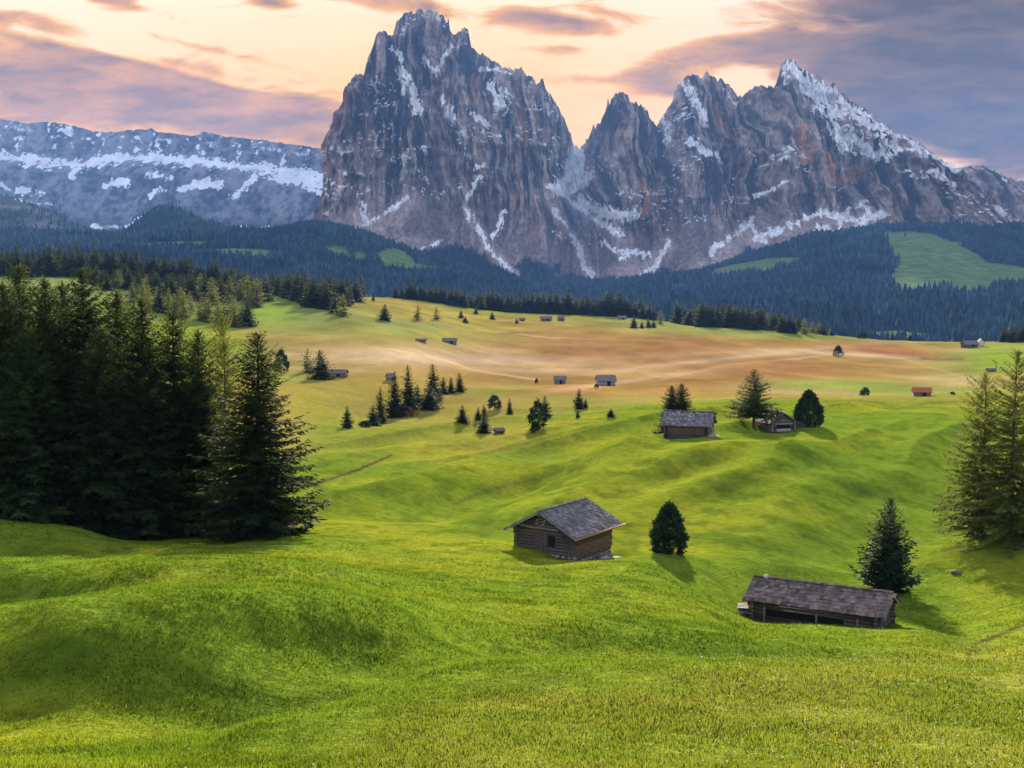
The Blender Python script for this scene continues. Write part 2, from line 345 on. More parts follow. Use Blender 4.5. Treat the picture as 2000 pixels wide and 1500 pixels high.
class MB:
    """collects boxes, rods and slabs into one mesh"""
    def __init__(s): s.v = []; s.f = []; s.c = []
    def add(s, vs, fs, c=1.0):
        b = len(s.v); s.v += [tuple(p) for p in vs]; s.f += [tuple(i + b for i in q) for q in fs]; s.c += [c] * len(vs)
    def box(s, c, d, M=None, t=1.0):
        x, y, z = d[0] / 2, d[1] / 2, d[2] / 2
        vs = [Vector((sx * x, sy * y, sz * z)) for sz in (-1, 1) for sy in (-1, 1) for sx in (-1, 1)]
        if M is not None: vs = [M @ p for p in vs]
        c = Vector(c)
        s.add([p + c for p in vs], [(0, 2, 3, 1), (4, 5, 7, 6), (0, 1, 5, 4), (2, 6, 7, 3), (0, 4, 6, 2), (1, 3, 7, 5)], t)
    def rod(s, a, b, r0, r1=None, n=7, t=1.0):
        r1 = r0 if r1 is None else r1
        a = Vector(a); b = Vector(b); d = (b - a).normalized()
        u = d.orthogonal().normalized(); w = d.cross(u)
        vs = []
        for p, r in ((a, r0), (b, r1)):
            for k in range(n):
                an = 2 * math.pi * k / n
                vs.append(p + u * (r * math.cos(an)) + w * (r * math.sin(an)))
        fs = [(k, (k + 1) % n, n + (k + 1) % n, n + k) for k in range(n)] + [tuple(range(n - 1, -1, -1)), tuple(range(n, 2 * n))]
        s.add(vs, fs, t)
    def rock(s, c, d, seed=0, t=1.0):
        rr = random.Random(seed); vs = []; n, m = 7, 5
        for j in range(m):
            th = math.pi * (j + .5) / m
            for i in range(n):
                ph = 2 * math.pi * i / n + rr.uniform(-.2, .2); k = rr.uniform(.8, 1.1)
                vs.append((c[0] + d[0] * .5 * k * math.sin(th) * math.cos(ph), c[1] + d[1] * .5 * k * math.sin(th) * math.sin(ph), c[2] + d[2] * .5 * k * math.cos(th)))
        fs = [(j * n + i, (j + 1) * n + i, (j + 1) * n + (i + 1) % n, j * n + (i + 1) % n) for j in range(m - 1) for i in range(n)]
        fs += [tuple(range(n)), tuple(range((m - 1) * n + n - 1, (m - 1) * n - 1, -1))]
        s.add(vs, fs, t)
    def build(s, name, mat, parent=None, smooth=False):
        me = bpy.data.meshes.new(name); me.from_pydata(s.v, [], s.f)
        a = me.color_attributes.new('tint', 'FLOAT_COLOR', 'POINT')
        col = np.array([(c, c, c, 1) if not hasattr(c, '__len__') else (*c, 1) for c in s.c], np.float32)
        a.data.foreach_set('color', col.ravel())
        if smooth: me.polygons.foreach_set('use_smooth', [True] * len(me.polygons))
        me.materials.append(mat); me.update()
        o = bpy.data.objects.new(name, me); C.objects.link(o)
        if parent: o.parent = parent
        return o

# ------------------------------------------------------------------ materials
class NT_:
    def __init__(s, tree): s.t = tree; tree.nodes.clear()
    def n(s, kind, **kw):
        x = s.t.nodes.new(kind)
        for a, b in kw.items(): setattr(x, a, b)
        return x
    def l(s, a, b): s.t.links.new(a, b)
    def put(s, sock, v):
        if isinstance(v, bpy.types.NodeSocket): s.l(v, sock)
        else: sock.default_value = v
    def m(s, op, a, b=None, c=None, clamp=False):
        x = s.n('ShaderNodeMath', operation=op); x.use_clamp = clamp
        for i, v in enumerate((a, b, c)):
            if v is not None: s.put(x.inputs[i], v)
        return x.outputs[0]
    def mix(s, f, a, b, mode='MIX'):
        x = s.n('ShaderNodeMix', data_type='RGBA', blend_type=mode)
        s.put(x.inputs[0], f); s.put(x.inputs[6], a); s.put(x.inputs[7], b)
        return x.outputs[2]
    def noise(s, vec, scale, detail=4, rough=.55):
        x = s.n('ShaderNodeTexNoise'); x.inputs['Scale'].default_value = scale; x.inputs['Detail'].default_value = detail; x.inputs['Roughness'].default_value = rough
        s.l(vec, x.inputs['Vector']); return x.outputs['Fac']
    def rng(s, v, a, b, c, d, kind='LINEAR'):
        x = s.n('ShaderNodeMapRange', interpolation_type=kind)
        s.put(x.inputs[0], v)
        for i, q in enumerate((a, b, c, d)): x.inputs[i + 1].default_value = q
        return x.outputs[0]
def col4(c): return (*c, 1)
def mat(name, base=(1, 1, 1), tint=True, var=.25, scale=1.0, bump=.0, bscale=8.0, rough=.9, trans=0.0, stretch=(1, 1, 1), objvar=0.0, spec=.2, tcol=None, coord='Object'):
    m = bpy.data.materials.new(name); m.use_nodes = True
    N = NT_(m.node_tree); out = N.n('ShaderNodeOutputMaterial')
    tc = N.n('ShaderNodeTexCoord'); mp = N.n('ShaderNodeMapping'); mp.inputs['Scale'].default_value = stretch
    N.l(tc.outputs[coord], mp.inputs['Vector']); vec = mp.outputs['Vector']
    c = N.n('ShaderNodeRGB'); c.outputs[0].default_value = col4(base); c = c.outputs[0]
    if tint:
        a = N.n('ShaderNodeAttribute', attribute_name='tint'); c = N.mix(1.0, c, a.outputs['Color'], 'MULTIPLY')
    if var:
        f = N.rng(N.noise(vec, scale, 5), .3, .7, 1 - var, 1 + var)
        x = N.n('ShaderNodeVectorMath', operation='SCALE'); N.l(c, x.inputs[0]); N.l(f, x.inputs['Scale']); c = x.outputs[0]
    if objvar:
        oi = N.n('ShaderNodeObjectInfo')
        x = N.n('ShaderNodeVectorMath', operation='SCALE'); N.l(c, x.inputs[0]); N.l(N.rng(oi.outputs['Random'], 0, 1, 1 - objvar, 1 + objvar), x.inputs['Scale']); c = x.outputs[0]
    p = N.n('ShaderNodeBsdfPrincipled'); N.l(c, p.inputs['Base Color']); p.inputs['Roughness'].default_value = rough
    p.inputs['Specular IOR Level'].default_value = spec
    if bump:
        b = N.n('ShaderNodeBump'); b.inputs['Strength'].default_value = bump; b.inputs['Distance'].default_value = 1.0 / bscale
        N.l(N.noise(vec, bscale, 6, .6), b.inputs['Height']); N.l(b.outputs[0], p.inputs['Normal'])
    sh = p.outputs[0]
    if trans:
        t = N.n('ShaderNodeBsdfTranslucent')
        if tcol: N.l(N.mix(1.0, c, col4(tcol), 'MULTIPLY'), t.inputs['Color'])
        else: N.l(c, t.inputs['Color'])
        mx = N.n('ShaderNodeMixShader'); mx.inputs[0].default_value = trans
        N.l(sh, mx.inputs[1]); N.l(t.outputs[0], mx.inputs[2]); sh = mx.outputs[0]
    N.l(sh, out.inputs['Surface'])
    return m
M_GROUND = mat('meadow_turf', var=.22, scale=1.3, bump=.6, bscale=3.0, spec=0)
M_HILL = mat('hill_ground', var=.3, scale=.03, bump=.3, bscale=.05, spec=0)
M_ROCK = mat('dolomite_rock', var=.42, scale=.04, bump=.8, bscale=.03, spec=0, stretch=(1.6, 1.0, .55))
M_FAR = mat('distant_rock', var=.15, scale=.01, bump=.5, bscale=.012, spec=0)
M_GRASS = mat('grass_blade', var=0, trans=.33, rough=.7, spec=.0, tcol=(1.05, 1.15, .6))
M_NEEDLE = mat('spruce_needles', (.024, .037, .014), var=.35, scale=.35, trans=.32, rough=.8, spec=.05, objvar=.2, tcol=(2.6, 2.2, .9))
M_PINE = mat('stone_pine_needles', (.028, .052, .024), var=.35, scale=.6, trans=.15, rough=.8, spec=.05, objvar=.15)
M_LARCH = mat('larch_needles', (.140, .158, .040), var=.3, scale=.5, trans=.4, rough=.8, spec=.05, objvar=.12, tcol=(1.4, 1.3, .8))
M_FOREST = mat('hazed_forest_needles', (.026, .062, .092), var=0, rough=.9, spec=.02)  # blue of the distance haze is painted into the needle colour
M_BARK = mat('bark', (.075, .055, .045), tint=False, var=.35, scale=3, bump=.5, bscale=6, stretch=(1, 1, .25))
M_LOG = mat('weathered_logs', (.125, .100, .088), var=.35, scale=1.6, bump=.35, bscale=9, stretch=(1, 1, 6))
M_WOODB = mat('brown_planks', (.140, .083, .058), var=.35, scale=1.6, bump=.3, bscale=9, stretch=(1, 1, 5))
M_SHINGLE = mat('grey_shingles', (.165, .155, .162), var=.3, scale=2.5, bump=.3, bscale=12, spec=.02)
M_SHINGB = mat('brown_shingles', (.165, .128, .118), var=.35, scale=2.0, bump=.3, bscale=12)
M_DARK = mat('dark_interior', (.010, .009, .009), tint=False, var=.2, scale=2)
M_STONE = mat('pale_stone', (.33, .31, .30), var=.3, scale=2.5, bump=.5, bscale=5)
M_GUTTER = mat('larch_gutter', (.33, .17, .075), var=.2, scale=3, stretch=(1, 1, 1))
M_RED = mat('red_sheet_roof', (.40, .095, .058), var=.1, scale=.8)
M_CREAM = mat('cream_render', (.62, .52, .36), var=.1, scale=.6)
M_SHRUB = mat('rusty_shrub_leaves', (.11, .055, .032), var=.3, scale=.5, trans=.2, objvar=.15)
M_PETAL = mat('petals', (.8, .75, .55), var=0, trans=.3)

# ------------------------------------------------------------------ terrain meshes
azi = np.concatenate([np.linspace(R(-100), R(-27), 50, endpoint=False), np.linspace(R(-27), R(27), 760), np.linspace(R(27), R(100), 51)[1:]])
def terrain(name, r0, r1, nr, m):
    rr = np.exp(np.linspace(math.log(r0), math.log(r1), nr))
    A, RR = np.meshgrid(azi, rr); X = RR * np.sin(A); Y = RR * np.cos(A)
    # inside the picture rows run along equal depth
    Z = H(X, Y)
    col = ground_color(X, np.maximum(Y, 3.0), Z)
    o = mesh_np(name, np.stack([X, Y, Z], -1).reshape(-1, 3), grid_faces(nr, len(azi)), m, col.reshape(-1, 3))
    return tag(o, kind='structure')
terrain('meadow', 2.5, 1650, 980, M_GROUND)
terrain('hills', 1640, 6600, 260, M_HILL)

# ------------------------------------------------------------------ mountains
def interp(pts, q):
    return np.interp(q, [p[0] for p in pts], [p[1] for p in pts])
CREST = [(520,470),(580,450),(612,430),(620,400),(630,372),(633,345),(630,320),(629,292),(640,265),(652,240),(660,222),(672,200),(680,172),(690,152),(699,147),(705,149),(712,152),(716,130),(722,112),(728,100),(733,76),(740,68),(748,64),(753,63),(757,72),(762,74),(767,70),(770,55),(776,44),(785,34),(793,27),(802,25),(808,28),(816,22),(830,23),(842,21),(856,26),(866,30),(870,44),(874,52),(877,42),(880,66),(887,75),(893,70),(900,61),(907,56),(913,60),(918,74),(922,92),(931,107),(938,114),(943,105),(948,115),(958,121),(968,126),(980,132),(992,136),(1005,139),(1014,141),(1018,133),(1022,142),(1032,149),(1041,155),(1047,170),(1052,161),(1060,159),(1065,174),(1072,184),(1085,200),(1094,218),(1102,232),(1110,258),(1118,274),(1127,288),(1132,291),(1140,280),(1150,264),(1157,246),(1159,238),(1162,248),(1176,234),(1183,214),(1187,198),(1190,210),(1197,190),(1205,184),(1214,182),(1224,191),(1232,197),(1237,206),(1241,200),(1246,208),(1250,203),(1255,212),(1264,218),(1272,234),(1281,252),(1290,232),(1302,212),(1312,198),(1316,182),(1324,165),(1335,155),(1346,147),(1356,145),(1368,152),(1374,148),(1382,142),(1392,147),(1403,154),(1416,163),(1430,168),(1438,180),(1442,189),(1452,187),(1462,180),(1474,172),(1486,168),(1496,172),(1502,166),(1510,174),(1516,166),(1521,150),(1525,131),(1532,121),(1541,115),(1552,122),(1568,134),(1600,152),(1622,167),(1630,165),(1640,178),(1680,209),(1710,232),(1740,252),(1780,278),(1815,300),(1840,318),(1860,328),(1876,331),(1890,325),(1908,322),(1940,334),(1975,348),(2000,354),(2060,388),(2140,430),(2260,480)]
BASE = [(520,500),(620,520),(700,545),(850,585),(1000,600),(1150,605),(1300,600),(1450,580),(1700,560),(2260,560)]
DC = [(520,5200),(630,5500),(700,5650),(820,5750),(920,5700),(1060,5750),(1130,6250),(1210,5850),(1282,6050),(1370,5700),(1445,5800),(1540,5450),(1700,5500),(1880,5600),(2260,5300)]
DB = [(520,4700),(620,4650),(850,4500),(1000,4350),(1130,4500),(1300,4350),(1500,4250),(1700,4200),(2260,4200)]
VEG = [(520,440),(600,440),(650,462),(700,478),(780,492),(830,500),(880,488),(950,505),(1000,520),(1060,530),(1150,552),(1250,556),(1300,540),(1380,528),(1450,508),(1540,484),(1640,466),(1700,468),(1750,440),(1800,452),(1870,475),(1940,480),(2010,470),(2260,500)]
SNOW = [  # polyline, half width, strength
 ([(1127,296),(1118,335),(1106,362)], 17, 1.3), ([(1148,345),(1122,368),(1090,372)], 12, 1.3), ([(1072,366),(1110,388),(1150,418),(1185,442),(1212,457)], 7, 1.3), ([(1135,390),(1175,418),(1228,420)], 16, .95),
 ([(905,404),(935,445),(950,480),(972,508),(1000,528)], 4.5, 1.3), ([(937,352),(925,375),(910,390)], 4, 1.1), ([(960,462),(972,448),(985,412)], 4, 1.0),
 ([(716,400),(712,430)], 5, 1.0), ([(700,446),(745,420),(797,387)], 4, 1.1), ([(1080,410),(1105,445),(1130,480),(1143,525),(1156,540)], 5, 1.3),
 ([(782,142),(800,168),(815,200),(820,225)], 9, .8), ([(800,160),(790,190)], 6, .9), ([(868,188),(876,215),(884,240)], 9, .9), ([(958,178),(982,188),(974,218)], 13, 1.25), ([(942,136),(975,142),(1008,152)], 7, .9),
 ([(930,232),(952,244)], 7, .9), ([(800,300),(790,320)], 4, .9), ([(910,290),(920,310)], 4, .9), ([(935,330),(950,328)], 4, 1.0), ([(770,105),(790,128)], 6, .75), ([(830,120),(850,145)], 6, .7), ([(790,32),(830,30),(860,40)], 9, .45),
 ([(855,150),(870,120),(885,95)], 5, .7), ([(1288,235),(1300,262),(1296,285)], 9, .75), ([(1342,285),(1370,297),(1405,311)], 8, 1.0), ([(1330,165),(1350,200),(1372,240)], 12, .6), ([(1415,175),(1440,200)], 7, .6), ([(1370,215),(1375,240)], 5, .85),
 ([(1533,128),(1560,155),(1600,190),(1640,222)], 20, 1.05), ([(1560,150),(1610,175),(1660,215),(1710,262)], 14, 1.05), ([(1580,200),(1640,262),(1690,290),(1730,300)], 16, .8), ([(1660,205),(1740,262),(1800,305),(1850,332)], 9, .8), ([(1730,285),(1790,305)], 12, .7),
 ([(1600,220),(1620,260),(1650,290)], 8, .8),
 ([(1478,468),(1530,446),(1572,428),(1604,414),(1640,424),(1688,392),(1702,425),(1724,418)], 7, 1.15), ([(1600,442),(1655,462),(1690,428),(1640,430)], 12, .72), ([(1468,424),(1480,464),(1500,466)], 5, 1.0),
 ([(1385,500),(1395,482),(1440,457),(1468,434)], 6, 1.0), ([(1240,548),(1285,512),(1302,474)], 5.5, 1.1), ([(1170,470),(1210,490),(1262,498)], 11, .6), ([(1215,505),(1240,488)], 5, .9), ([(1480,380),(1510,372),(1540,352)], 3.5, 1.0),
 ([(1800,338),(1850,368)], 8, .65), ([(1925,398),(1945,410),(1978,432)], 5, .8), ([(1985,410),(2000,418)], 5, .8), ([(1858,440),(1866,455)], 4, .8), ([(1940,345),(1965,352)], 4, .8), ([(1700,300),(1690,330)], 5, .6), ([(700,390),(690,440)],8,.45), ([(860,470),(820,490),(790,484)],3.5,.75)]
SCREE = [([(1205,552),(1258,528),(1300,485)], 16, 1), ([(1370,530),(1410,500),(1468,448)], 22, 1), ([(905,404),(935,445),(950,480),(980,512),(1010,535)], 10, .8), ([(1080,410),(1130,480),(1150,540)], 10, .8), ([(700,450),(760,430),(800,395)], 22, .7),
 ([(1490,475),(1600,440),(1700,420)], 26, .6), ([(640,430),(720,440)], 26, .6), ([(1110,390),(1220,470)], 22, .6), ([(830,480),(740,470)], 18, .6), ([(1160,545),(1240,510)], 10, .5), ([(1900,430),(1990,450)],40,.35)]
OCHRE_AND_SUN = [([(1558,255),(1570,310)], 9, 1), ([(1612,308),(1626,345),(1640,352)], 10, .95), ([(1582,290),(1580,312)], 6, .8), ([(1668,330),(1672,350)], 7, .7), ([(640,262),(634,300),(638,335)], 10, .8), ([(1248,360),(1256,385),(1252,425)], 7, .9), ([(1270,375),(1278,390)], 6, .7), ([(1008,385),(1000,402)], 6, .7), ([(1048,452),(1042,466)], 9, .7), ([(930,160),(925,200)], 9, .5), ([(1020,220),(1025,300)], 9, .35), ([(680,190),(660,260)], 10, .4), ([(1400,205),(1410,245)], 8, .4), ([(1150,320),(1160,350)], 8, .3)]  # ochre rock; the leftmost stroke is edge sunlight put into the rock colour
def massif():
    pxs = np.arange(530, 2240, 1.15); nr = 330; nb = 14
    cr = interp(CREST, pxs); ba = interp(BASE, pxs); dc = pchip(np.array([p[0] for p in DC], float), np.array([p[1] for p in DC], float), pxs); db = interp(DB, pxs)
    cr = cr + (fbm(pxs / 7, pxs * 0, 3, 61) - .5) * 4 - (ridged(pxs / 10, pxs * 0, 2, 63) - .55) * 11 * sstep(1900, 1700, pxs) - (ridged(pxs / 4.2, pxs * 0, 2, 65) - .5) * 6
    t = np.linspace(0, 1, nr)[:, None]
    T = t + 0 * pxs[None]
    PY = ba + (cr - ba) * T; PX = pxs[None] + 0 * T
    g = np.where(T < .38, T / .38 * .62, .62 + (T - .38) / .62 * .38)
    g = .25 * T + .75 * g
    Dp = db + (dc - db) * g
    X, Y, Z = world(PX, PY, Dp)
    cliff = sstep(.25, .5, T)
    wx = X + (fbm(X / 300, Z / 300, 3, 71) - .5) * 110 + (Z - 300) * .06
    big = ridged(wx / 330, Z / 1500, 3, 73) ; mid = ridged(wx / 120, Z / 480, 4, 77); fine = ridged(wx / 42, Z / 120, 3, 79); led = fbm(wx / 160, Z / 34, 4, 83); pil = fbm(wx / 60, Z / 420, 4, 85)
    top = sstep(1.0, .93, T) * .75 + .25
    disp = ((big - .5) * 230 + (mid - .5) * 190 + (pil - .5) * 150 + (fine - .5) * 85 + (led - .5) * 55 * cliff) * (.22 + .78 * cliff) * top
    Yd = Y - disp
    Zd = Z + (led - .5) * 10 * top
    P = np.stack([X, Yd, Zd], -1)
    du = np.gradient(P, axis=1); dv = np.gradient(P, axis=0)
    nrm = np.cross(du, dv); nrm /= np.linalg.norm(nrm, axis=-1, keepdims=True) + 1e-9
    nz = nrm[..., 2] * np.sign(-nrm[..., 1] + 1e-9)
    # ---- albedo
    n1 = fbm(wx / 26, Z / 130, 5, 91); n2 = fbm(X / 60, Z / 60, 4, 93); n3 = fbm(wx / 9, Z / 26, 4, 95); nf3 = fbm(wx / 15 + Z / 40, Z / 6.5, 4, 99); hf = _h(np.round(PX * 1.0), np.round(PY * 1.2), 5)
    rock = np.zeros(PX.shape + (3,)) + np.array([.285, .222, .195])
    rock = rock * (.18 + 1.6 * sstep(.30, .70, n1 * .4 + n3 * .3 + fbm(wx / 15, Z / 85, 4, 107) * .3) ** 1.3)[..., None]
    rock = mixc(rock, np.array([.26, .20, .17]), sstep(.5, .75, n2) * .55)
    rock = mixc(rock, np.array([.035, .036, .045]), sstep(.52, .64, fbm(wx / 34, Z / 260, 5, 97)) * .92)
    for pts, w, s in OCHRE_AND_SUN:
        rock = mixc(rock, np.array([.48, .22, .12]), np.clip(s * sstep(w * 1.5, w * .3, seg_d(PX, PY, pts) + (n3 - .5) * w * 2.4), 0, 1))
    low = sstep(.44, .30, T + (n2 - .5) * .2)
    rock = mixc(rock, np.array([.225, .18, .175]) , low * .6)
    for pts, w, s in SCREE:
        rock = mixc(rock, np.array([.46, .37, .34]), np.clip(s * .85 * sstep(w * 1.5, w * .2, seg_d(PX, PY, pts) + (n1 - .5) * w * 2), 0, 1))
    brk = (fbm(PX / 4.5, PY / 4.5, 3, 109) - .5) * 9 + (fbm(PX / 16, PY / 16, 2, 110) - .5) * 6
    sn = np.zeros(PX.shape)
    for pts, w, s in SNOW:
        d = seg_d(PX, PY, pts) + brk + ((n3 - .5) * 3.0 + (n1 - .5) * 2.0) * (w * .7 + 1.2) + w * .1
        sn = np.maximum(sn, s * sstep(w * 1.4, w * .25, d))
    streak = fbm((PX + PY * .9) / 40, (PY - PX * .72) / 5, 4, 101)
    face = sstep(1515, 1560, PX) * sstep(1800, 1650, PX)
    sn = sn * (.62 + .75 * (streak * face + n3 * (1 - face))) * (1 - .16 * face)
    sn = np.maximum(sn, 1.2 * sstep(.9, .3, np.abs(PX - 1122 - (PY - 330) * -.25) / 26) * sstep(292, 312, PY) * sstep(392, 365, PY) * (.55 + .6 * n3))
    ledge = sstep(.42, .62, led + .45 * (n3 - .5)) * sstep(.35, .6, nz + .25)
    dust = sstep(.585, .66, nf3 * .5 + n3 * .25 + led * .25) * sstep(.44, .62, fbm(X / 190, Z / 190, 3, 103)) * sstep(.26, .42, T)
    sn = np.maximum(sn, dust * .8)
    snow = sstep(.46, .53, sn)
    veg = sstep(-9, 9, PY - interp(VEG, pxs)[None] + (n2 - .5) * 60 + (n1 - .5) * 26)
    scr = np.zeros(PX.shape)
    for pts, w, s in SCREE[:4] + SCREE[4:5]: scr = np.maximum(scr, sstep(w * 1.2, w * .3, seg_d(PX, PY, pts)))
    for pts, w, s in SNOW[:12]: scr = np.maximum(scr, sstep(w * 1.6, w * .6, seg_d(PX, PY, pts)))
    veg = veg * (1 - scr)
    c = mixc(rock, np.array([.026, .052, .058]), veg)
    cl = clearing(PX, PY, X, Y)
    c = mixc(c, np.array([.12, .17, .075]), cl * veg)
    c = mixc(c, np.array([.82, .82, .86]), snow * (1 - veg * .8))
    # ---- back side
    kb = np.linspace(0, 1, nb + 1)[1:, None]
    Xb = P[-1, :, 0] * (1 + kb * .06); Yb = P[-1, :, 1] + kb * 1100; Zb = P[-1, :, 2] - (P[-1, :, 2] + 250) * kb ** .8
    Zb = Zb + (fbm(Xb / 120, Yb / 120, 4, 105) - .5) * 60 * sstep(0, .3, kb)
    V = np.concatenate([P, np.stack([Xb, Yb, Zb], -1)], 0)
    c = np.concatenate([c, np.repeat(np.array([[[.15, .14, .14]]]), nb, 0).repeat(len(pxs), 1)], 0)
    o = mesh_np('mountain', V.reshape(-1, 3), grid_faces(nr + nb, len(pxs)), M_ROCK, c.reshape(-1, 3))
    tag(o, 'jagged grey rock massif with snow gullies', 'mountain', kind='structure')
    return P, veg, cl, snow
P_M, VEG_M, CL_M, SN_M = massif()

RC = [(-120,228),(0,234),(60,241),(90,236),(110,241),(150,247),(180,256),(215,259),(250,256),(285,254),(296,249),(305,256),(330,259),(372,266),(400,257),(415,260),(440,266),(520,275),(580,284),(630,291),(700,301),(800,330)]
RS = [([(-120,302),(0,307),(60,310),(110,318),(170,322),(215,312),(300,310),(400,318),(500,332),(560,334),(640,348)], 8.0, 1.3), ([(520,334),(580,350),(640,362)], 14, 1.2), ([(60,320),(100,322)], 10, 1.0), ([(150,345),(165,322),(205,320)], 8, .9), ([(210,365),(255,355)], 7, .9), ([(365,372),(395,362),(430,358)], 8, 1.0), ([(300,382),(322,374)], 5, .9), ([(460,385),(480,360),(500,345)], 6, .9), ([(0,360),(30,378),(60,372)], 5, 1), ([(70,380),(92,378)], 5, .9), ([(20,392),(100,400)], 3, .6), ([(470,445),(520,450)], 5, 1.0), ([(200,446),(250,442),(290,425)], 3, .7), ([(290,340),(340,350)], 7, .6), ([(0,250),(60,256),(40,285)], 15, .5), ([(400,275),(450,285)], 10, .45), ([(500,290),(620,305)], 10, .5), ([(600,370),(640,378)], 5, .8)]
def plateau():
    pxs = np.arange(-160, 820, 1.3); nr = 190; nb = 8
    cr = interp(RC, pxs) + (fbm(pxs / 9, pxs * 0, 3, 161) - .5) * 5; ba = np.full(len(pxs), 500.)
    T = np.linspace(0, 1, nr)[:, None] + 0 * pxs[None]; PX = pxs[None] + 0 * T; PY = ba + (cr - ba) * T
    led_y = interp([(-160,318),(200,328),(400,332),(640,372),(820,400)], pxs)
    lt = (ba - led_y) / (ba - cr); w = .045
    g = np.where(T < lt - w, .5 * T / (lt - w), np.where(T < lt + w, .5 + .3 * (T - lt + w) / (2 * w), .8 + .2 * (T - lt - w) / (1 - lt - w)))
    X, Y, Z = world(PX, PY, 8300 + 1300 * g)
    d = (ridged(X / 330, Z / 700, 4, 171) - .5) * 300 + (ridged(X / 110, Z / 260, 4, 173) - .5) * 140 + (fbm(X / 180, Z / 40, 3, 175) - .5) * 60
    P = np.stack([X, Y - d * (sstep(1, .94, T) * .7 + .3), Z], -1)
    n1 = fbm(X / 70, Z / 160, 5, 181); n3 = fbm(X / 30, Z / 30, 4, 183)
    c = np.zeros(PX.shape + (3,)) + np.array([.13, .125, .135]); c = c * (.3 + 1.5 * sstep(.33, .67, n1 * .6 + n3 * .4))[..., None]
    sn = np.zeros(PX.shape)
    for pts, w_, s in RS:
        sn = np.maximum(sn, s * sstep(w_ * 1.5, w_ * .25, seg_d(PX, PY, pts) + (fbm(PX / 5, PY / 4, 3, 187) - .5) * 10 + (n3 - .5) * (w_ * 2.2 + 6) + (n1 - .5) * (w_ * 1.4 + 5)))
    up = sstep(.56, .72, n3 * .5 + fbm(X / 50, Z / 140, 4, 185) * .5) * sstep(.62, .75, T)
    sn = np.maximum(sn * (.6 + .7 * n3), up * .8)
    c = mixc(c, np.array([.82, .83, .88]), sstep(.42, .56, sn))
    veg = sstep(425, 450, PY + (n1 - .5) * 40)
    c = mixc(c, np.array([.035, .05, .04]), veg * .8 * (1 - sstep(.5, .6, sn)))
    kb = np.linspace(0, 1, nb + 1)[1:, None]
    B = np.stack([P[-1, :, 0] * (1 + kb * .05), P[-1, :, 1] + kb * 700, P[-1, :, 2] - (P[-1, :, 2] + 200) * kb ** 2.2], -1)
    V = np.concatenate([P, B], 0); c = np.concatenate([c, np.full((nb, len(pxs), 3), .5)], 0)
    o = mesh_np('mountain', V.reshape(-1, 3), grid_faces(nr + nb, len(pxs)), M_FAR, c.reshape(-1, 3))
    tag(o, 'distant snow-banded plateau ridge', 'mountain', kind='structure')
plateau()

# ------------------------------------------------------------------ trees: meshes built once, copied after
def cards(P0, D, U, ln, wd, taper=.25):
    """kite cards: start P0, direction D, width vector U"""
    a = P0; b = P0 + D * (ln * .45)[:, None] + U * (wd * .5)[:, None]; c = P0 + D * ln[:, None]; d = P0 + D * (ln * .45)[:, None] - U * (wd * .5)[:, None]
    return np.stack([a, b, c, d], 1)
def nrmz(v): return v / (np.linalg.norm(v, axis=-1, keepdims=True) + 1e-9)
def trunk_mesh(h, r, seed, n=8, bend=.0):
    rr = np.random.default_rng(seed); K = 9; vs = []; fs = []
    for k in range(K):
        t = k / (K - 1); rad = r * (1 - t) ** .9 + .015 + (r * .5 * (1 - t * 12) if t < .08 else 0)
        ox, oy = bend * math.sin(t * 2.5), bend * .5 * math.sin(t * 4)
        for i in range(n):
            a = 2 * math.pi * i / n; q = rad * (1 + .1 * math.sin(3 * a + k)); vs.append((ox + q * math.cos(a), oy + q * math.sin(a), h * t - (.6 if k == 0 else 0)))
    for k in range(K - 1):
        for i in range(n): fs.append((k * n + i, k * n + (i + 1) % n, (k + 1) * n + (i + 1) % n, (k + 1) * n + i))
    return np.array(vs), np.array(fs)
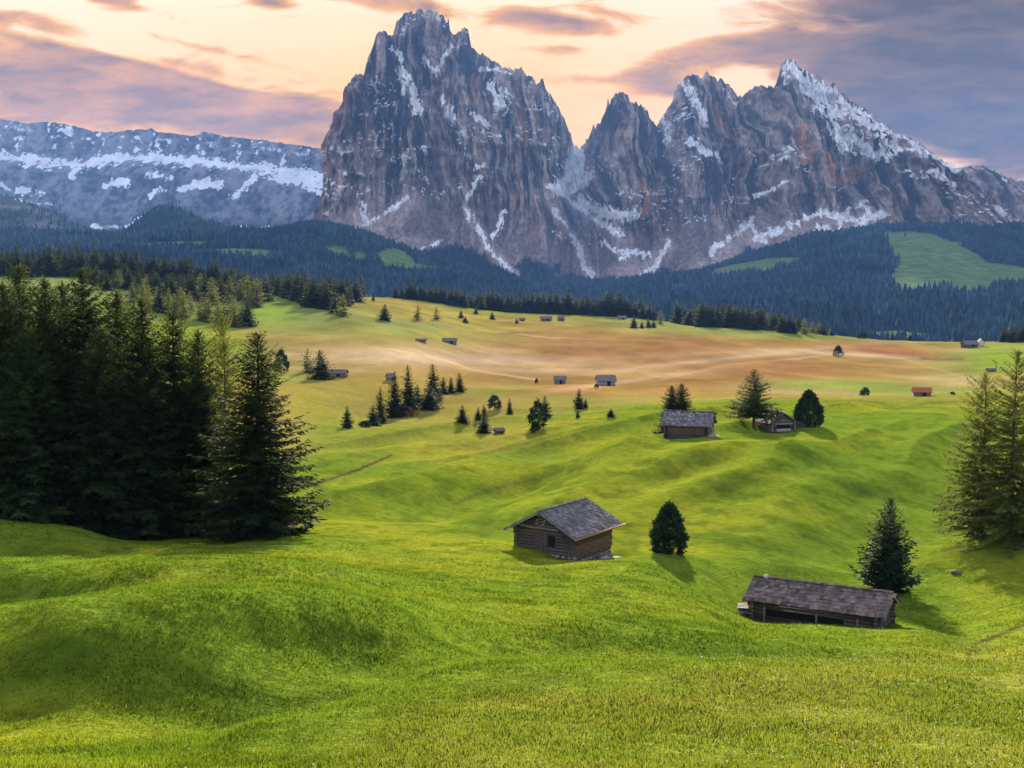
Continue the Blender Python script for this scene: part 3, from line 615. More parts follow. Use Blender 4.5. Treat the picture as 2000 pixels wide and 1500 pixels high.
def conifer(seed, h, rad, whorls, per, twigs, z0=.04, droop=.25, power=.62, sparse=0., tw=.42, tl=.42, jag=.25, top_up=.35, flat=.5):
    """returns kite cards of a conifer crown and a tint for each"""
    rr = np.random.default_rng(seed); out = []; tint = []
    lean = rr.uniform(0, 2 * math.pi, 4); la = rr.uniform(.05, .16, 4)
    for w in range(whorls):
        t = z0 + (1 - z0) * (w + rr.uniform(-.4, .4)) / whorls
        t = min(max(t, z0), .985)
        base_r = rad * min(1.0, ((1 - t) / .88)) ** power * (.82 + .18 * min(1, (t - z0) / .08)) * rr.uniform(.86, 1.14) + .012 * rad
        m = max(5, int(per * (.5 + .5 * (1 - t) ** .6)))
        for b in range(m):
            if rr.random() < sparse: continue
            a = 2 * math.pi * (b + rr.uniform(-.45, .45)) / m + w * 2.4
            L = base_r * (1 + rr.uniform(-jag, jag) + sum(la[i] * math.cos((i + 1) * a + lean[i] + 9 * t * i) for i in range(4)))
            ca, sa = math.cos(a), math.sin(a); out_d = np.array([ca, sa, 0]); side = np.array([-sa, ca, 0])
            el = top_up * t * t * 2.2 - droop * (1 - t) + rr.uniform(-.15, .15)
            nt = max(3, int(twigs * (.35 + .65 * L / rad)))
            s = np.linspace(.10, 1, nt) + rr.uniform(-.05, .05, nt)
            zc = h * t + L * (math.tan(el) * s - droop * .35 * s * s + .16 * s ** 4)
            pb = out_d[None] * (L * s)[:, None]; pb[:, 2] += zc
            br = rr.uniform(.5, 1.3)
            for sg in (-1, 1):
                ang = R(50) + rr.uniform(-.3, .3, nt)
                D = out_d[None] * np.cos(ang)[:, None] + sg * side[None] * np.sin(ang)[:, None]
                D[:, 2] += -.45 * flat - rr.uniform(-.35, .45, nt)
                D = nrmz(D)
                ln = L * tl * (1.05 - .5 * s) * rr.uniform(.7, 1.3, nt) + .035 * rad
                U = nrmz(np.cross(D, np.array([0, 0, 1.0])) + rr.normal(0, .6, (nt, 3)))
                out.append(cards(pb, D, U, ln, ln * tw * rr.uniform(.75, 1.3, nt))); tint.append(np.full(nt, br) * rr.uniform(.7, 1.3, nt))
            # hanging sprays under the branch and the branch tip itself
            n1 = max(2, int(nt * .8)); s1 = rr.uniform(.2, 1.0, n1); pz = out_d[None] * (L * s1)[:, None]; pz[:, 2] += h * t + L * (math.tan(el) * s1 - droop * .35 * s1 * s1 + .16 * s1 ** 4)
            D = nrmz(rr.normal(0, .35, (n1, 3)) + out_d * .45 + np.array([0, 0, -.8 * flat])); ln = L * tl * .6 * rr.uniform(.6, 1.3, n1) + .03 * rad
            out.append(cards(pz, D, nrmz(rr.normal(0, .4, (n1, 3)) + side), ln, ln * .38)); tint.append(np.full(n1, br * .9))
            D = nrmz(out_d + np.array([0, 0, math.tan(el) + .15]))[None]
            tp = (out_d * L * .8)[None] + np.array([[0, 0, h * t + L * (math.tan(el) * .8 - droop * .22 + .06)]])
            out.append(cards(tp, D, nrmz(side[None] + rr.normal(0, .3, (1, 3))), np.array([L * (.12 + tl * .45) + .03]), np.array([L * .05 + .015]))); tint.append(np.full(1, br * 1.15))
    # leader
    n = 16; D = nrmz(rr.normal(0, .55, (n, 3)) + np.array([0, 0, 1.0])); pz = np.zeros((n, 3)); pz[:, 2] = h * np.linspace(.93, .99, n)
    out.append(cards(pz, D, nrmz(rr.normal(0, 1, (n, 3))), np.full(n, .035 * h), np.full(n, .012 * h))); tint.append(np.ones(n))
    return np.concatenate(out), np.concatenate(tint)
def pine(seed, h, rad, clumps, per, z0=.06, size=.16, shape=1.0):
    """rounded stone pine crown: clumps of short needle cards on an egg"""
    rr = np.random.default_rng(seed); out = []; tint = []
    for k in range(clumps):
        t = rr.random() ** .9; z = z0 + (1 - z0) * t
        prof = math.sin(math.pi * min(1, (t * .93 + .07)) ** .72) ** .75 * (1 - .25 * t) if shape else 1
        a = rr.uniform(0, 2 * math.pi); q = rad * prof * (.62 + .42 * rr.random() ** .5)
        c = np.array([q * math.cos(a), q * math.sin(a), h * z * .96]); m = per
        D = nrmz(rr.normal(0, .7, (m, 3)) + np.array([math.cos(a) * .7, math.sin(a) * .7, .75]))
        P0 = c + rr.normal(0, size * rad * .55, (m, 3)); ln = rad * size * rr.uniform(1.0, 2.0, m)
        out.append(cards(P0, D, nrmz(np.cross(D, rr.normal(0, 1, (m, 3)))), ln, ln * .36)); tint.append(np.full(m, rr.uniform(.55, 1.4)) * rr.uniform(.8, 1.2, m))
    n = 14; D = nrmz(rr.normal(0, .35, (n, 3)) + np.array([0, 0, 1.])); pz = rr.normal(0, .05 * rad, (n, 3)); pz[:, 2] = h * rr.uniform(.86, .95, n)
    out.append(cards(pz, D, nrmz(rr.normal(0, 1, (n, 3))), np.full(n, .07 * h), np.full(n, .03 * h))); tint.append(np.ones(n))
    return np.concatenate(out), np.concatenate(tint)
def crown_obj(name, cr, m, parent=None, trunk=None, mtrunk=None, link=True):
    v, t = cr; n = len(v); V = v.reshape(-1, 3); f = np.arange(n * 4).reshape(n, 4); col = np.repeat(t, 4); mi = None; mats = [m]
    if trunk is not None:
        tv, tf = trunk; f = np.concatenate([f, tf + len(V)]); V = np.concatenate([V, tv]); col = np.concatenate([col, np.ones(len(tv))])
        mi = np.concatenate([np.zeros(n), np.ones(len(tf))]); mats = [m, mtrunk]
    return mesh_np(name, V, f, mats, col, smooth=False, parent=parent, mi=mi, link=link)

def near_tree(name, x, y, h, w, label, group, cr, tr, m, rz=0., cat='tree', dz=-.25):
    """an Empty with trunk and crown; cr/tr built for height 1 .. scaled here"""
    e = empty(name, (x, y, H1(x, y) + dz), rz)
    t = bpy.data.objects.new('trunk', tr); C.objects.link(t); t.parent = e
    c = bpy.data.objects.new('crown', cr); C.objects.link(c); c.parent = e
    e.scale = (w, w, h)
    return tag(e, label, cat, group)
def proto(cr, trunk, m):
    a = crown_obj('crown', cr, m, link=False).data
    b = mesh_np('trunk', trunk[0], trunk[1], M_BARK, link=False).data
    return a, b
# prototypes have height 10 and radius as given; objects scale them
def at(px, Y): a, _ = ray(px, 900); return a * Y, Y
BIG = [proto(conifer(100 + i, 10, 2.0, 72, 13, 17, z0=.02, droop=.28, power=.60, jag=.28, tl=.21, tw=.34), trunk_mesh(10, .16, i), M_NEEDLE) for i in range(4)]
def hz(px, Y, top):
    x, y = at(px, Y); zt = CZ + ray(px, top)[1] * Y; return x, y, (zt - H1(x, y) + .25) / 10
sp = [(-45,113,548,4.6,'dark spruce cut by the left photo edge, at the outer end of the clump'),(18,107,556,4.2,'tall spruce just inside the left edge, left end of the near dark clump'),(48,117,520,4.6,'tall pointed spruce, left one of the two highest tips in the clump'),
      (98,110,545,4.4,'broad dark spruce between the two highest tips of the near clump'),(170,113,526,4.8,'highest golden-tipped spruce standing alone above the middle of the dark clump'),(132,119,556,4.4,'spruce half hidden behind the golden-tipped one, on its left'),
      (236,115,572,4.4,'pointed dark spruce right of the golden-tipped one, in the near clump'),(284,109,582,4.6,'round-shouldered spruce with yellowish top, middle right of the near clump'),(343,114,610,4.4,'spruce stepping down to the right of the yellow-topped one in the clump'),
      (392,112,648,4.0,'short dark spruce just left of the pale gap in the near clump'),(205,106,640,4.2,'low dark spruce in front of the clump, below the highest tip'),(60,104,640,4.2,'low dark spruce in front of the clump near the left edge')]
for i, (px, Y, top, rad, lab) in enumerate(sp):
    x, y, s = hz(px, Y, top); a, b = BIG[i % 4]
    near_tree('spruce_tree', x, y, s, rad / 2.0 * .92, lab, 'spruces of the near dark clump', a, b, M_NEEDLE, rz=i * 1.7)
x, y, s = hz(507, 103, 652)
near_tree('spruce_tree', x, y, s, 2.28, 'full spruce with branches to the grass, right end of the near dark clump', 'spruces of the near dark clump', *proto(conifer(140, 10, 2.0, 72, 12, 20, z0=.02, droop=.20, power=.62, tl=.19, tw=.28, jag=.36), trunk_mesh(10, .16, 9), M_NEEDLE), M_NEEDLE, rz=.4)
LAR = [proto(conifer(200 + i, 10, 2.0, 60, 11, 28, z0=.07, droop=.28, power=.55, sparse=.12, tw=.26, tl=.13, jag=.45, flat=.8), trunk_mesh(10, .11, 20 + i, bend=.1), M_LARCH) for i in range(2)]
x, y, s = hz(440, 128, 618)
near_tree('larch_tree', x, y, s, 1.5, 'pale yellow-green larch seen through the gap in the dark spruce clump', None, *LAR[0], M_LARCH, rz=1.1)
for px, Y, top, w, lab, rz, k in [(1919,113,728,1.55,'olive larch with a bare lower trunk, left of the pair at the right edge',.3,0),(1982,109,686,1.75,'taller olive larch cut by the right photo edge',2.2,1),(2040,112,704,1.6,'olive larch wholly beyond the right edge larch, only branch tips in view',4.0,0)]:
    x, y, s = hz(px, Y, top); near_tree('larch_tree', x, y, s, w, lab, 'larches at the right edge', *LAR[k], M_LARCH, rz=rz)
x, y, s = hz(1742, 99, 974)
near_tree('spruce_tree', x, y, s, .84, 'blue-green bushy spruce standing right behind the long brown barn', None, *proto(conifer(160, 10, 2.4, 54, 11, 12, z0=.03, droop=-.12, power=.72, tw=.3, tl=.30, jag=.3, top_up=.5, flat=.1), trunk_mesh(10, .16, 31), M_PINE), M_PINE, rz=.9)
x, y, s = hz(1471, 183, 722)
near_tree('larch_tree', x, y, s, 1.5, 'tall spreading conifer with a bare lower trunk beside the small gabled hut', None, *proto(conifer(170, 10, 2.4, 40, 11, 18, z0=.22, droop=.10, power=.72, tw=.3, tl=.22, jag=.36, sparse=.03), trunk_mesh(10, .15, 33), mat('larch_dark_needles', (.068, .092, .030), var=.3, scale=.5, trans=.25, spec=.05)), None, rz=.2)
STP = [proto(pine(300 + i, 10, 3.4, 340, 30, size=.13, z0=.03), trunk_mesh(10, .35, 40 + i), M_PINE) for i in range(2)]
for px, Y, top, w, lab, k in [(1308,101,984,.445,'dark egg-shaped stone pine alone on the grass right of the mid cabin',0),(1578,186,764,.63,'dark rounded stone pine just right of the small gabled hut',1)]:
    x, y, s = hz(px, Y, top); near_tree('stone_pine', x, y, s, w, lab, None, *STP[k], M_PINE, rz=k)
for px, Y, top, w, lab, k in [(1311,182,754,.98,'dark narrow conifer rising behind the stone-roofed hut, left of two',1),(1329,185,750,1.02,'dark narrow conifer rising behind the stone-roofed hut, right of two',2)]:
    x, y, s = hz(px, Y, top); near_tree('spruce_tree', x, y, s, w, lab, 'pair of conifers behind the stone-roofed hut', *BIG[k], M_NEEDLE, rz=k)

# mid-distance single trees: one mesh each (too small to show parts)
def lod(kind, seed):
    if kind == 'spruce': return crown_obj('spruce_tree', conifer(seed, 10, 2.2, 34, 11, 5, z0=.01, droop=.22, power=.64, tw=.6, tl=.42), M_NEEDLE, trunk=trunk_mesh(10, .16, seed, 5), mtrunk=M_BARK, link=False).data
    if kind == 'pine': return crown_obj('stone_pine', pine(seed, 10, 3.2, 70, 16, size=.24), M_PINE, trunk=trunk_mesh(10, .3, seed, 5), mtrunk=M_BARK, link=False).data
    if kind == 'larch': return crown_obj('larch_tree', conifer(seed, 10, 2.2, 24, 8, 4, z0=.08, droop=.2, power=.55, sparse=.08, tw=.5, tl=.46, jag=.35), M_LARCH, trunk=trunk_mesh(10, .14, seed, 5), mtrunk=M_BARK, link=False).data
    return crown_obj('shrub', pine(seed, 10, 7, 60, 14, z0=.0, size=.24), M_SHRUB if kind == 'rust' else M_PINE, link=False).data
LOD = {k: [lod(k, 400 + 10 * j + i) for i in range(n)] for j, (k, n) in enumerate([('spruce', 5), ('pine', 2), ('larch', 4), ('rust', 1), ('shrub', 1)])}
RAD = {'spruce': 2.2, 'pine': 3.1, 'larch': 2.2, 'rust': 7, 'shrub': 7}
NAM = {'spruce': 'spruce_tree', 'pine': 'stone_pine', 'larch': 'larch_tree', 'rust': 'shrub', 'shrub': 'shrub'}
cnt = [0]
def far_tree(kind, x, y, h, w, label, group=None, z=None):
    """h, w in metres (w = full width)"""
    cnt[0] += 1
    o = bpy.data.objects.new(NAM[kind], LOD[kind][cnt[0] % len(LOD[kind])]); C.objects.link(o)
    o.location = (x, y, (H1(x, y) if z is None else z) - .03 * h); o.scale = (w / 2 / RAD[kind], w / 2 / RAD[kind], h * 1.03 / 10); o.rotation_euler = (0, 0, cnt[0] * 2.39996)
    return tag(o, label, 'shrub' if NAM[kind] == 'shrub' else 'tree', group)
def ground_at(px, py, Y0=14):
    p = hit(px, py, H, Y0)
    if p is None:
        for d in range(1, 40):
            p = hit(px, py + d, H, Y0)
            if p: break
    return p
MID = [
 (549,730,46,26,'pine','dark oval conifer half hidden by the right end of the near spruce clump'),
 (601,728,48,30,'larch','light larch left of the dark spruce in the pale meadow'),(625,741,58,44,'spruce','broad dark spruce beside the brown hut in the pale meadow'),
 (678,836,43,22,'spruce','lone dark spruce at the left foot of the valley copse'),(729,832,42,26,'spruce','low dark spruce at the left end of the valley copse'),(744,828,74,22,'spruce','slender spruce with thin spire, left part of the valley copse'),
 (772,815,90,34,'spruce','tall dark spruce with rounded tip in the valley copse'),(797,800,88,32,'spruce','tall spruce with pale sunlit tip, centre of the valley copse'),(845,785,74,34,'spruce','broad tallest-looking spruce, right of centre in the valley copse'),
 (840,799,46,40,'spruce','low wide dark conifer in front of the valley copse'),(816,792,42,22,'spruce','short spruce between the tall ones of the valley copse'),(866,770,34,20,'spruce','small spruce right of the broad spruce in the valley copse'),
 (881,768,32,16,'spruce','small narrow spruce near the right end of the valley copse'),(897,766,38,20,'spruce','dark spruce closing the right end of the valley copse'),
 (790,812,16,44,'rust','rust-brown shrub at the foot of the valley copse'),(712,834,10,26,'shrub','low grey-green shrub left of the rust-brown one'),
 (903,826,35,23,'spruce','dark conical spruce right of the copse, first of the scattered valley trees'),(934,820,25,15,'spruce','short spruce left of a taller twin in the valley'),(945,816,26,14,'spruce','narrow spruce behind the hut-side conical tree'),
 (946,846,37,28,'spruce','dark conical tree left of the tiny dark hut in the valley'),(966,800,27,24,'pine','ragged top-heavy pine on the brown valley slope'),(995,809,31,12,'spruce','very slender spruce on the brown valley slope'),
 (1050,838,54,32,'pine','large dark rounded pine, front one of the valley pair'),(1064,818,46,24,'spruce','dark conifer behind the large rounded pine in the valley'),(1046,845,18,20,'shrub','low bush at the foot of the large rounded pine'),
 (1131,799,41,19,'spruce','dark pointed spruce below the pair of grey valley huts'),(1128,816,16,9,'spruce','small sapling directly below the pointed spruce'),(1144,796,18,10,'spruce','small spruce touching the pointed spruce on its right'),
 (1193,814,17,18,'spruce','squat little spruce at the edge of the bright green slope'),(1165,757,6,8,'shrub','tiny dark bush below the larger grey valley hut'),(1048,748,8,6,'shrub','tiny dark bush left of the smaller grey valley hut'),
 (671,618,44,30,'larch','light larch in front of the left treeline'),(655,612,34,22,'spruce','dark spruce touching the light larch below the left treeline'),
 (752,626,32,24,'spruce','broad dark spruce alone on the upper meadow'),(816,626,31,17,'larch','thin-crowned tree right of the broad spruce on the upper meadow'),(852,624,26,15,'larch','thin slanting tree on the upper meadow, second right of the broad spruce'),
 (900,621,15,10,'spruce','small dark spruce above its twin in the middle of the upper meadow'),(909,630,12,13,'spruce','squat spruce just below its twin in the upper meadow'),(930,613,14,9,'spruce','small spruce close under the crest treeline'),
 (961,624,15,11,'spruce','lone small pointed spruce left of the far huts'),(1009,631,10,7,'spruce','tiny spruce beside the leftmost far hut'),(729,588,7,6,'shrub','tiny bush on the skyline between the two treelines'),
 (1238,641,25,15,'spruce','pointed spruce at the left end of the small row by the crest'),(1254,641,14,9,'spruce','short spruce, second of the small row by the crest'),(1266,640,19,11,'spruce','spruce, third of the small row by the crest'),(1276,640,17,10,'spruce','spruce, last of the small row by the crest'),(1290,633,26,14,'larch','pale larch between the small row and the right treeline'),
 (1637,697,21,17,'pine','lone dark rounded tree on the rust-coloured far meadow'),(1690,773,14,17,'shrub','green bush left of the red-roofed hut'),(1860,771,5,10,'shrub','tiny bush right of the red-roofed hut'),(1778,662,8,9,'shrub','tiny bush on the meadow crest'),
 (1685,658,10,20,'shrub','small dark clump on the crest of the far meadow'),
]
for px, py, hp, wp, kind, lab in MID:
    p = ground_at(px, py, 150)
    if p: far_tree(kind, p[0], p[1], hp * p[1] / F, wp * p[1] / F, lab)

# treelines: every tree a copy
def inside(px, py, poly):
    c = False; j = len(poly) - 1
    for i in range(len(poly)):
        (xi, yi), (xj, yj) = poly[i], poly[j]
        if (yi > py) != (yj > py) and px < (xj - xi) * (py - yi) / (yj - yi) + xi: c = not c
        j = i
    return c
rnd = random.Random(5)
def row(pts, n, hpx, kinds, label, group, Y=None, jit=4):
    L = [math.hypot(b[0] - a[0], b[1] - a[1]) for a, b in zip(pts[:-1], pts[1:])]; tot = sum(L)
    for i in range(n):
        s = tot * (i + rnd.uniform(.1, .9)) / n; k = 0
        while s > L[k] and k < len(L) - 1: s -= L[k]; k += 1
        t = s / L[k]; px = pts[k][0] + (pts[k + 1][0] - pts[k][0]) * t; py = pts[k][1] + (pts[k + 1][1] - pts[k][1]) * t + rnd.uniform(-jit, jit)
        kd = rnd.choice(kinds); h = np.interp(px, [q[0] for q in hpx], [q[1] for q in hpx]) * rnd.uniform(.78, 1.15)
        if Y is None:
            p = ground_at(px, py, 200)
            if not p: continue
        else: p = at(px, Y * rnd.uniform(.97, 1.03))
        far_tree(kd, p[0], p[1], h * p[1] / F, h * p[1] / F * rnd.uniform(.5, .72), (label % ('pale larch' if kd == 'larch' else 'dark spruce')) , group + (', larches' if kd == 'larch' else ', spruces'))
SPR = ['spruce'] * 5; MIX = ['spruce', 'spruce', 'larch']
row([(-20,538),(120,538),(300,546),(420,560),(520,588)], 52, [(0,56),(200,52),(400,44),(520,50)], SPR, '%s in the upper rows of the wooded hill at far left', 'trees of the wooded hill at far left', jit=3)
row([(170,556),(300,572),(420,590),(510,598)], 30, [(170,40),(510,52)], MIX, '%s on the lower slope of the wooded hill at far left', 'trees on the lower slope at far left', jit=8)
row([(250,590),(350,612),(420,630),(490,635)], 20, [(250,46),(490,54)], ['larch', 'larch', 'spruce'], '%s in the lowest front row of the wooded hill at far left', 'front row of the far left wood', jit=7)
row([(530,574),(580,586),(630,604),(690,588),(708,578)], 26, [(530,50),(640,56),(710,34)], SPR, '%s in the dense stand between the wooded hill and the meadow crest', 'trees of the dense left stand', jit=5)
row([(772,582),(880,586),(960,594),(1080,606),(1180,612),(1262,606),(1282,603)], 66, [(772,26),(800,30),(950,34),(1090,40),(1200,46),(1282,34)], SPR, '%s in the long treeline on the middle meadow crest', 'trees of the long middle treeline', jit=3)
row([(1318,628),(1345,632),(1400,636),(1460,642),(1540,648),(1630,653)], 46, [(1318,40),(1400,46),(1480,40),(1560,30),(1640,10)], SPR + ['larch'], '%s in the tapering treeline on the right meadow crest', 'trees of the right treeline', jit=3)
row([(1952,668),(2000,667),(2040,668)], 9, [(1950,34),(2040,46)], SPR, '%s in the small stand at the right edge of the far meadow', 'trees at the far right edge', jit=2)

# the wooded mountainsides: a far-off mass
def forest():
    n = 95000; px = RNG.uniform(-80, 2080, n); Y = 1480 + (5000 - 1480) * RNG.random(n) ** .8
    X = (px - CX) / F / CP * Y; Z = H(X, Y); pX, pY = project(X, Y, Z)
    den = 1 - clearing(pX, pY, X, Y); den *= np.where((pX < 600) & (Y > 3900), .12, 1)
    gap = fbm(X / 140, Y / 140, 3, 201); den *= sstep(.30, .45, gap) * .85 + .15
    k = RNG.random(n) < den; base = np.stack([X, Y, Z], 1)[k]
    vv = np.nonzero((VEG_M.ravel() > .6) & (CL_M.ravel() < .4))[0]; vv = RNG.choice(vv, min(16000, len(vv)), replace=False)
    base = np.concatenate([base, P_M.reshape(-1, 3)[vv] + RNG.normal(0, 4, (len(vv), 3)) * np.array([1, 1, 0])])
    m = len(base); h = RNG.gamma(9, 1.5, m).clip(6, 24); w = h * RNG.uniform(.2, .34, m); s = 5; ang = RNG.uniform(0, 6.28, m)
    tiers = [(.02, 1.0, .62), (.38, .68, 1.0)]
    V = []; Fc = []; col = []
    fz = fbm(base[:, 0] / 90, base[:, 1] / 90, 3, 211); tn = (RNG.uniform(.55, 1.45, m) * (.5 + 1.0 * fz))[:, None] * np.array([1, 1, 1.0]); tn[:, 0] *= RNG.uniform(.8, 1.5, m)
    off = 0
    for z0, wr, z1 in tiers:
        ring = np.stack([np.stack([base[:, 0] + w * wr * np.cos(ang + 6.2832 * i / s), base[:, 1] + w * wr * np.sin(ang + 6.2832 * i / s), base[:, 2] + h * (z0 + .05 * (i % 2))], 1) for i in range(s)], 1)
        tip = base + np.stack([0 * h, 0 * h, h * z1], 1)
        V.append(np.concatenate([ring, tip[:, None]], 1).reshape(-1, 3))
        i0 = off + np.arange(m)[:, None] * (s + 1)
        Fc.append(np.stack([np.stack([i0[:, 0] + i, i0[:, 0] + (i + 1) % s, i0[:, 0] + s], 1) for i in range(s)], 1).reshape(-1, 3)); off += m * (s + 1)
        col.append(np.repeat(tn, s + 1, 0))
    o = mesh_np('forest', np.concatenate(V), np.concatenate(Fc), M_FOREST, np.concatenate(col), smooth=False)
    tag(o, 'dark conifer forest, haze blue put into its colour, covering the lower mountainsides', 'forest', kind='stuff')
forest()

# ------------------------------------------------------------------ huts
def log_walls(L, W, hw, rise, mb, r=.13, down=2.0, tones=(.6, 1.3), ends=.22):
    """log walls of a gabled hut; x along ridge, origin at floor centre"""
    rr = random.Random(int(L * 100)); n = int((hw + down) / (r * 1.9))
    for k in range(n):
        z = -down + (k + .5) * (hw + down) / n
        for sy in (-1, 1): mb.rod((-L / 2 - ends * rr.uniform(.6, 1.2), sy * W / 2, z), (L / 2 + ends * rr.uniform(.6, 1.2), sy * W / 2, z), r, n=7, t=rr.uniform(*tones))
        z += r * .9
        for sx in (-1, 1): mb.rod((sx * L / 2, -W / 2 - ends * rr.uniform(.6, 1.2), z), (sx * L / 2, W / 2 + ends * rr.uniform(.6, 1.2), z), r, n=7, t=rr.uniform(*tones))
    ng = max(2, int(rise / (r * 1.9)))
    for k in range(ng):
        z = hw + r * .9 + (k + .5) * rise / ng; half = W / 2 * (1 - (k + .9) / ng)
        if half < .1: continue
        for sx in (-1, 1): mb.rod((sx * L / 2, -half, z), (sx * L / 2, half, z), r, n=6, t=rr.uniform(*tones))
def shingle_roof(L, W, hw, rise, oh_e, oh_g, row=.32, wmin=.16, wmax=.34, seed=1, rough=.03, tones=(.6, 1.35)):
    """both slopes, laid shingle by shingle on boards; x along ridge"""
    rr = random.Random(seed); mb = MB(); pitch = math.atan2(rise, W / 2); half = W / 2 + oh_e; slope = half / math.cos(pitch); top = hw + rise + .12
    for sy in (-1, 1):
        Mx = Matrix.Rotation(-sy * pitch, 3, 'X')
        c = Vector((0, sy * half / 2, top - half / 2 * math.tan(pitch)))
        mb.box(c, (L + 2 * oh_g, slope, .07), Mx, .55)
        nrow = int(slope / row)
        for k in range(nrow + 1):
            d = slope - k * slope / nrow
            x = -L / 2 - oh_g - .03
            while x < L / 2 + oh_g:
                w = rr.uniform(wmin, wmax); ln = row * rr.uniform(1.25, 1.7)
                dd = d - ln * .38 + rr.uniform(-.04, .04)
                if dd < .02: dd = .02
                p = Vector((x + w / 2, sy * dd * math.cos(pitch), top - dd * math.sin(pitch)))
                nrm = Vector((0, sy * math.sin(pitch), math.cos(pitch)))
                M2 = Matrix.Rotation(-sy * (pitch - .06) , 3, 'X') @ Matrix.Rotation(rr.uniform(-.05, .05), 3, 'Z')
                g = rr.uniform(*tones)
                mb.box(p + nrm * (.055 + rr.uniform(0, rough)), (w * .95, ln, .03), M2, g)
                x += w
    mb.box((0, 0, top + .07), (L + 2 * oh_g, .26, .06), None, .8)
    return mb
def hut_root(name, x, y, z, rz, label, cat='hut', group=None):
    e = empty(name, (x, y, z), rz); return tag(e, label, cat, group)

# --- mid cabin: gable to the left front
def cabin():
    th = R(35); rd = Vector((math.sin(th), math.cos(th), 0)); wd = Vector((math.cos(th), -math.sin(th), 0)); L, W = 5.9, 5.5
    a, _ = ray(1118, 1090); c0 = Vector((a * 98, 98, 0)); cen = c0 + rd * (L / 2) - wd * (W / 2)
    zf = zof(1090, 98.0)
    e = hut_root('log_cabin', cen.x, cen.y, float(zf), math.atan2(rd.y, rd.x), 'grey-shingled log cabin with dark gable and brown side wall, left of the egg-shaped pine')
    hw, rise = 1.95, 1.42
    e.location.z += .1
    # local +x along ridge away, local -y = right-hand side (wd)
    mb = MB(); log_walls(L, W, hw, rise, mb, down=.15); w = mb.build('wall', M_LOG, e, True)
    s = MB(); rr = random.Random(3)
    n = 9
    for k in range(n):
        z = -.35 + k * (hw + .2) / n; s.box((0, -W / 2 - .15, z + .12), (L - .1, .07, (hw + .3) / n - .02), None, rr.uniform(.55, 1.25))
    sd = s.build('side_planking', M_WOODB, e); sd['label'] = 'warm brown plank side wall'
    f = MB(); rr = random.Random(9)
    def course(p0, p1, zt, zb, outv):
        d = Vector(p1) - Vector(p0); ln = d.length; nz = max(1, int((zt - zb) / .3))
        for j in range(nz):
            q = 0
            while q < ln:
                sz = rr.uniform(.35, .7); c = Vector(p0) + d.normalized() * (q + sz / 2) + outv * .05; f.rock((c.x, c.y, zb + (j + .5) * .3), (sz * 1.05, .55, .36), rr.randint(0, 9999), rr.uniform(.45, 1.1)); q += sz * .92
    course((-L / 2, W / 2, 0), (-L / 2, -W / 2, 0), .0, -1.2, Vector((-.1, 0, 0))); course((-L / 2, -W / 2, 0), (L / 2, -W / 2, 0), -.2, -2.2, Vector((0, -.1, 0)))
    course((L / 2, -W / 2, 0), (L / 2, W / 2, 0), .0, -2.2, Vector((.1, 0, 0)))
    f.build('foundation', M_STONE, e, True)
    rf = shingle_roof(L, W, hw, rise, .75, .75, seed=4).build('roof', M_SHINGLE, e)
    for sy in (-1, 1):
        half = W / 2 + .75; pitch = math.atan2(rise, W / 2); Mx = Matrix.Rotation(-sy * pitch, 3, 'X')
        for sx in (-1, 1): g = MB(); g.box((sx * (L / 2 + .78), sy * half / 2, hw + rise + .08 - half / 2 * math.tan(pitch)), (.05, half / math.cos(pitch), .20), Mx, 1.1); g.build('bargeboard', M_SHINGLE, rf)
    gu = MB(); gu.rod((-L / 2 - .95, -W / 2 - .82, hw - .36), (L / 2 + 1.25, -W / 2 - .82, hw - .30), .085, n=8); gu.build('gutter', M_GUTTER, e, True)
    dr = MB()
    for i in range(5): dr.box((-L / 2 - .17, .62 - i * .2, .82), (.05, .185, 1.62), None, random.uniform(.6, 1.0))
    d = dr.build('door', M_LOG, e)
    fr = MB(); fr.box((-L / 2 - .19, .80, .85), (.09, .12, 1.8)); fr.box((-L / 2 - .19, -.36, .85), (.09, .12, 1.8)); fr.box((-L / 2 - .19, .22, 1.78), (.1, 1.35, .12)); fr.build('frame', M_WOODB, d)
    hd = MB(); hd.rod((-L / 2 - .22, -.1, .9), (-L / 2 - .22, -.1, 1.1), .025); hd.build('handle', M_STONE, d)
    o = MB(); o.box((-L / 2 - .145, -.85, 1.05), (.05, .62, .85)); op = o.build('opening', M_DARK, e); op['label'] = 'dark open hatch beside the door'
    b = MB(); b.box((-L / 2 - .2, 0, hw + .1), (.14, W * .55, .14), None, 1.6); b.box((-L / 2 - .45, 0, hw + rise - .12), (.9, .18, .2), None, 1.0)
    for sy in (-1, 1): b.box((-L / 2 - .4, sy * (W / 2 - .02), hw + .02), (.8, .16, .18), None, 1.0)
    b.build('beam', M_LOG, e)
    sl = MB(); x, y = at(1192, 101.5); px_, py_ = at(1205, 99.5)
    for i, (px, Y, sx) in enumerate([(1184,100.2,1.3),(1206,100.4,1.5)]):
        x, y = at(px, Y); sl.rock((x, y, H1(x, y) + .12), (sx, 1.0, .42), 70 + i, 1.15)
    tag(sl.build('stone_slab', M_STONE, None, True), 'pale flat stone slab at the downhill corner of the mid cabin', 'rock')
cabin()

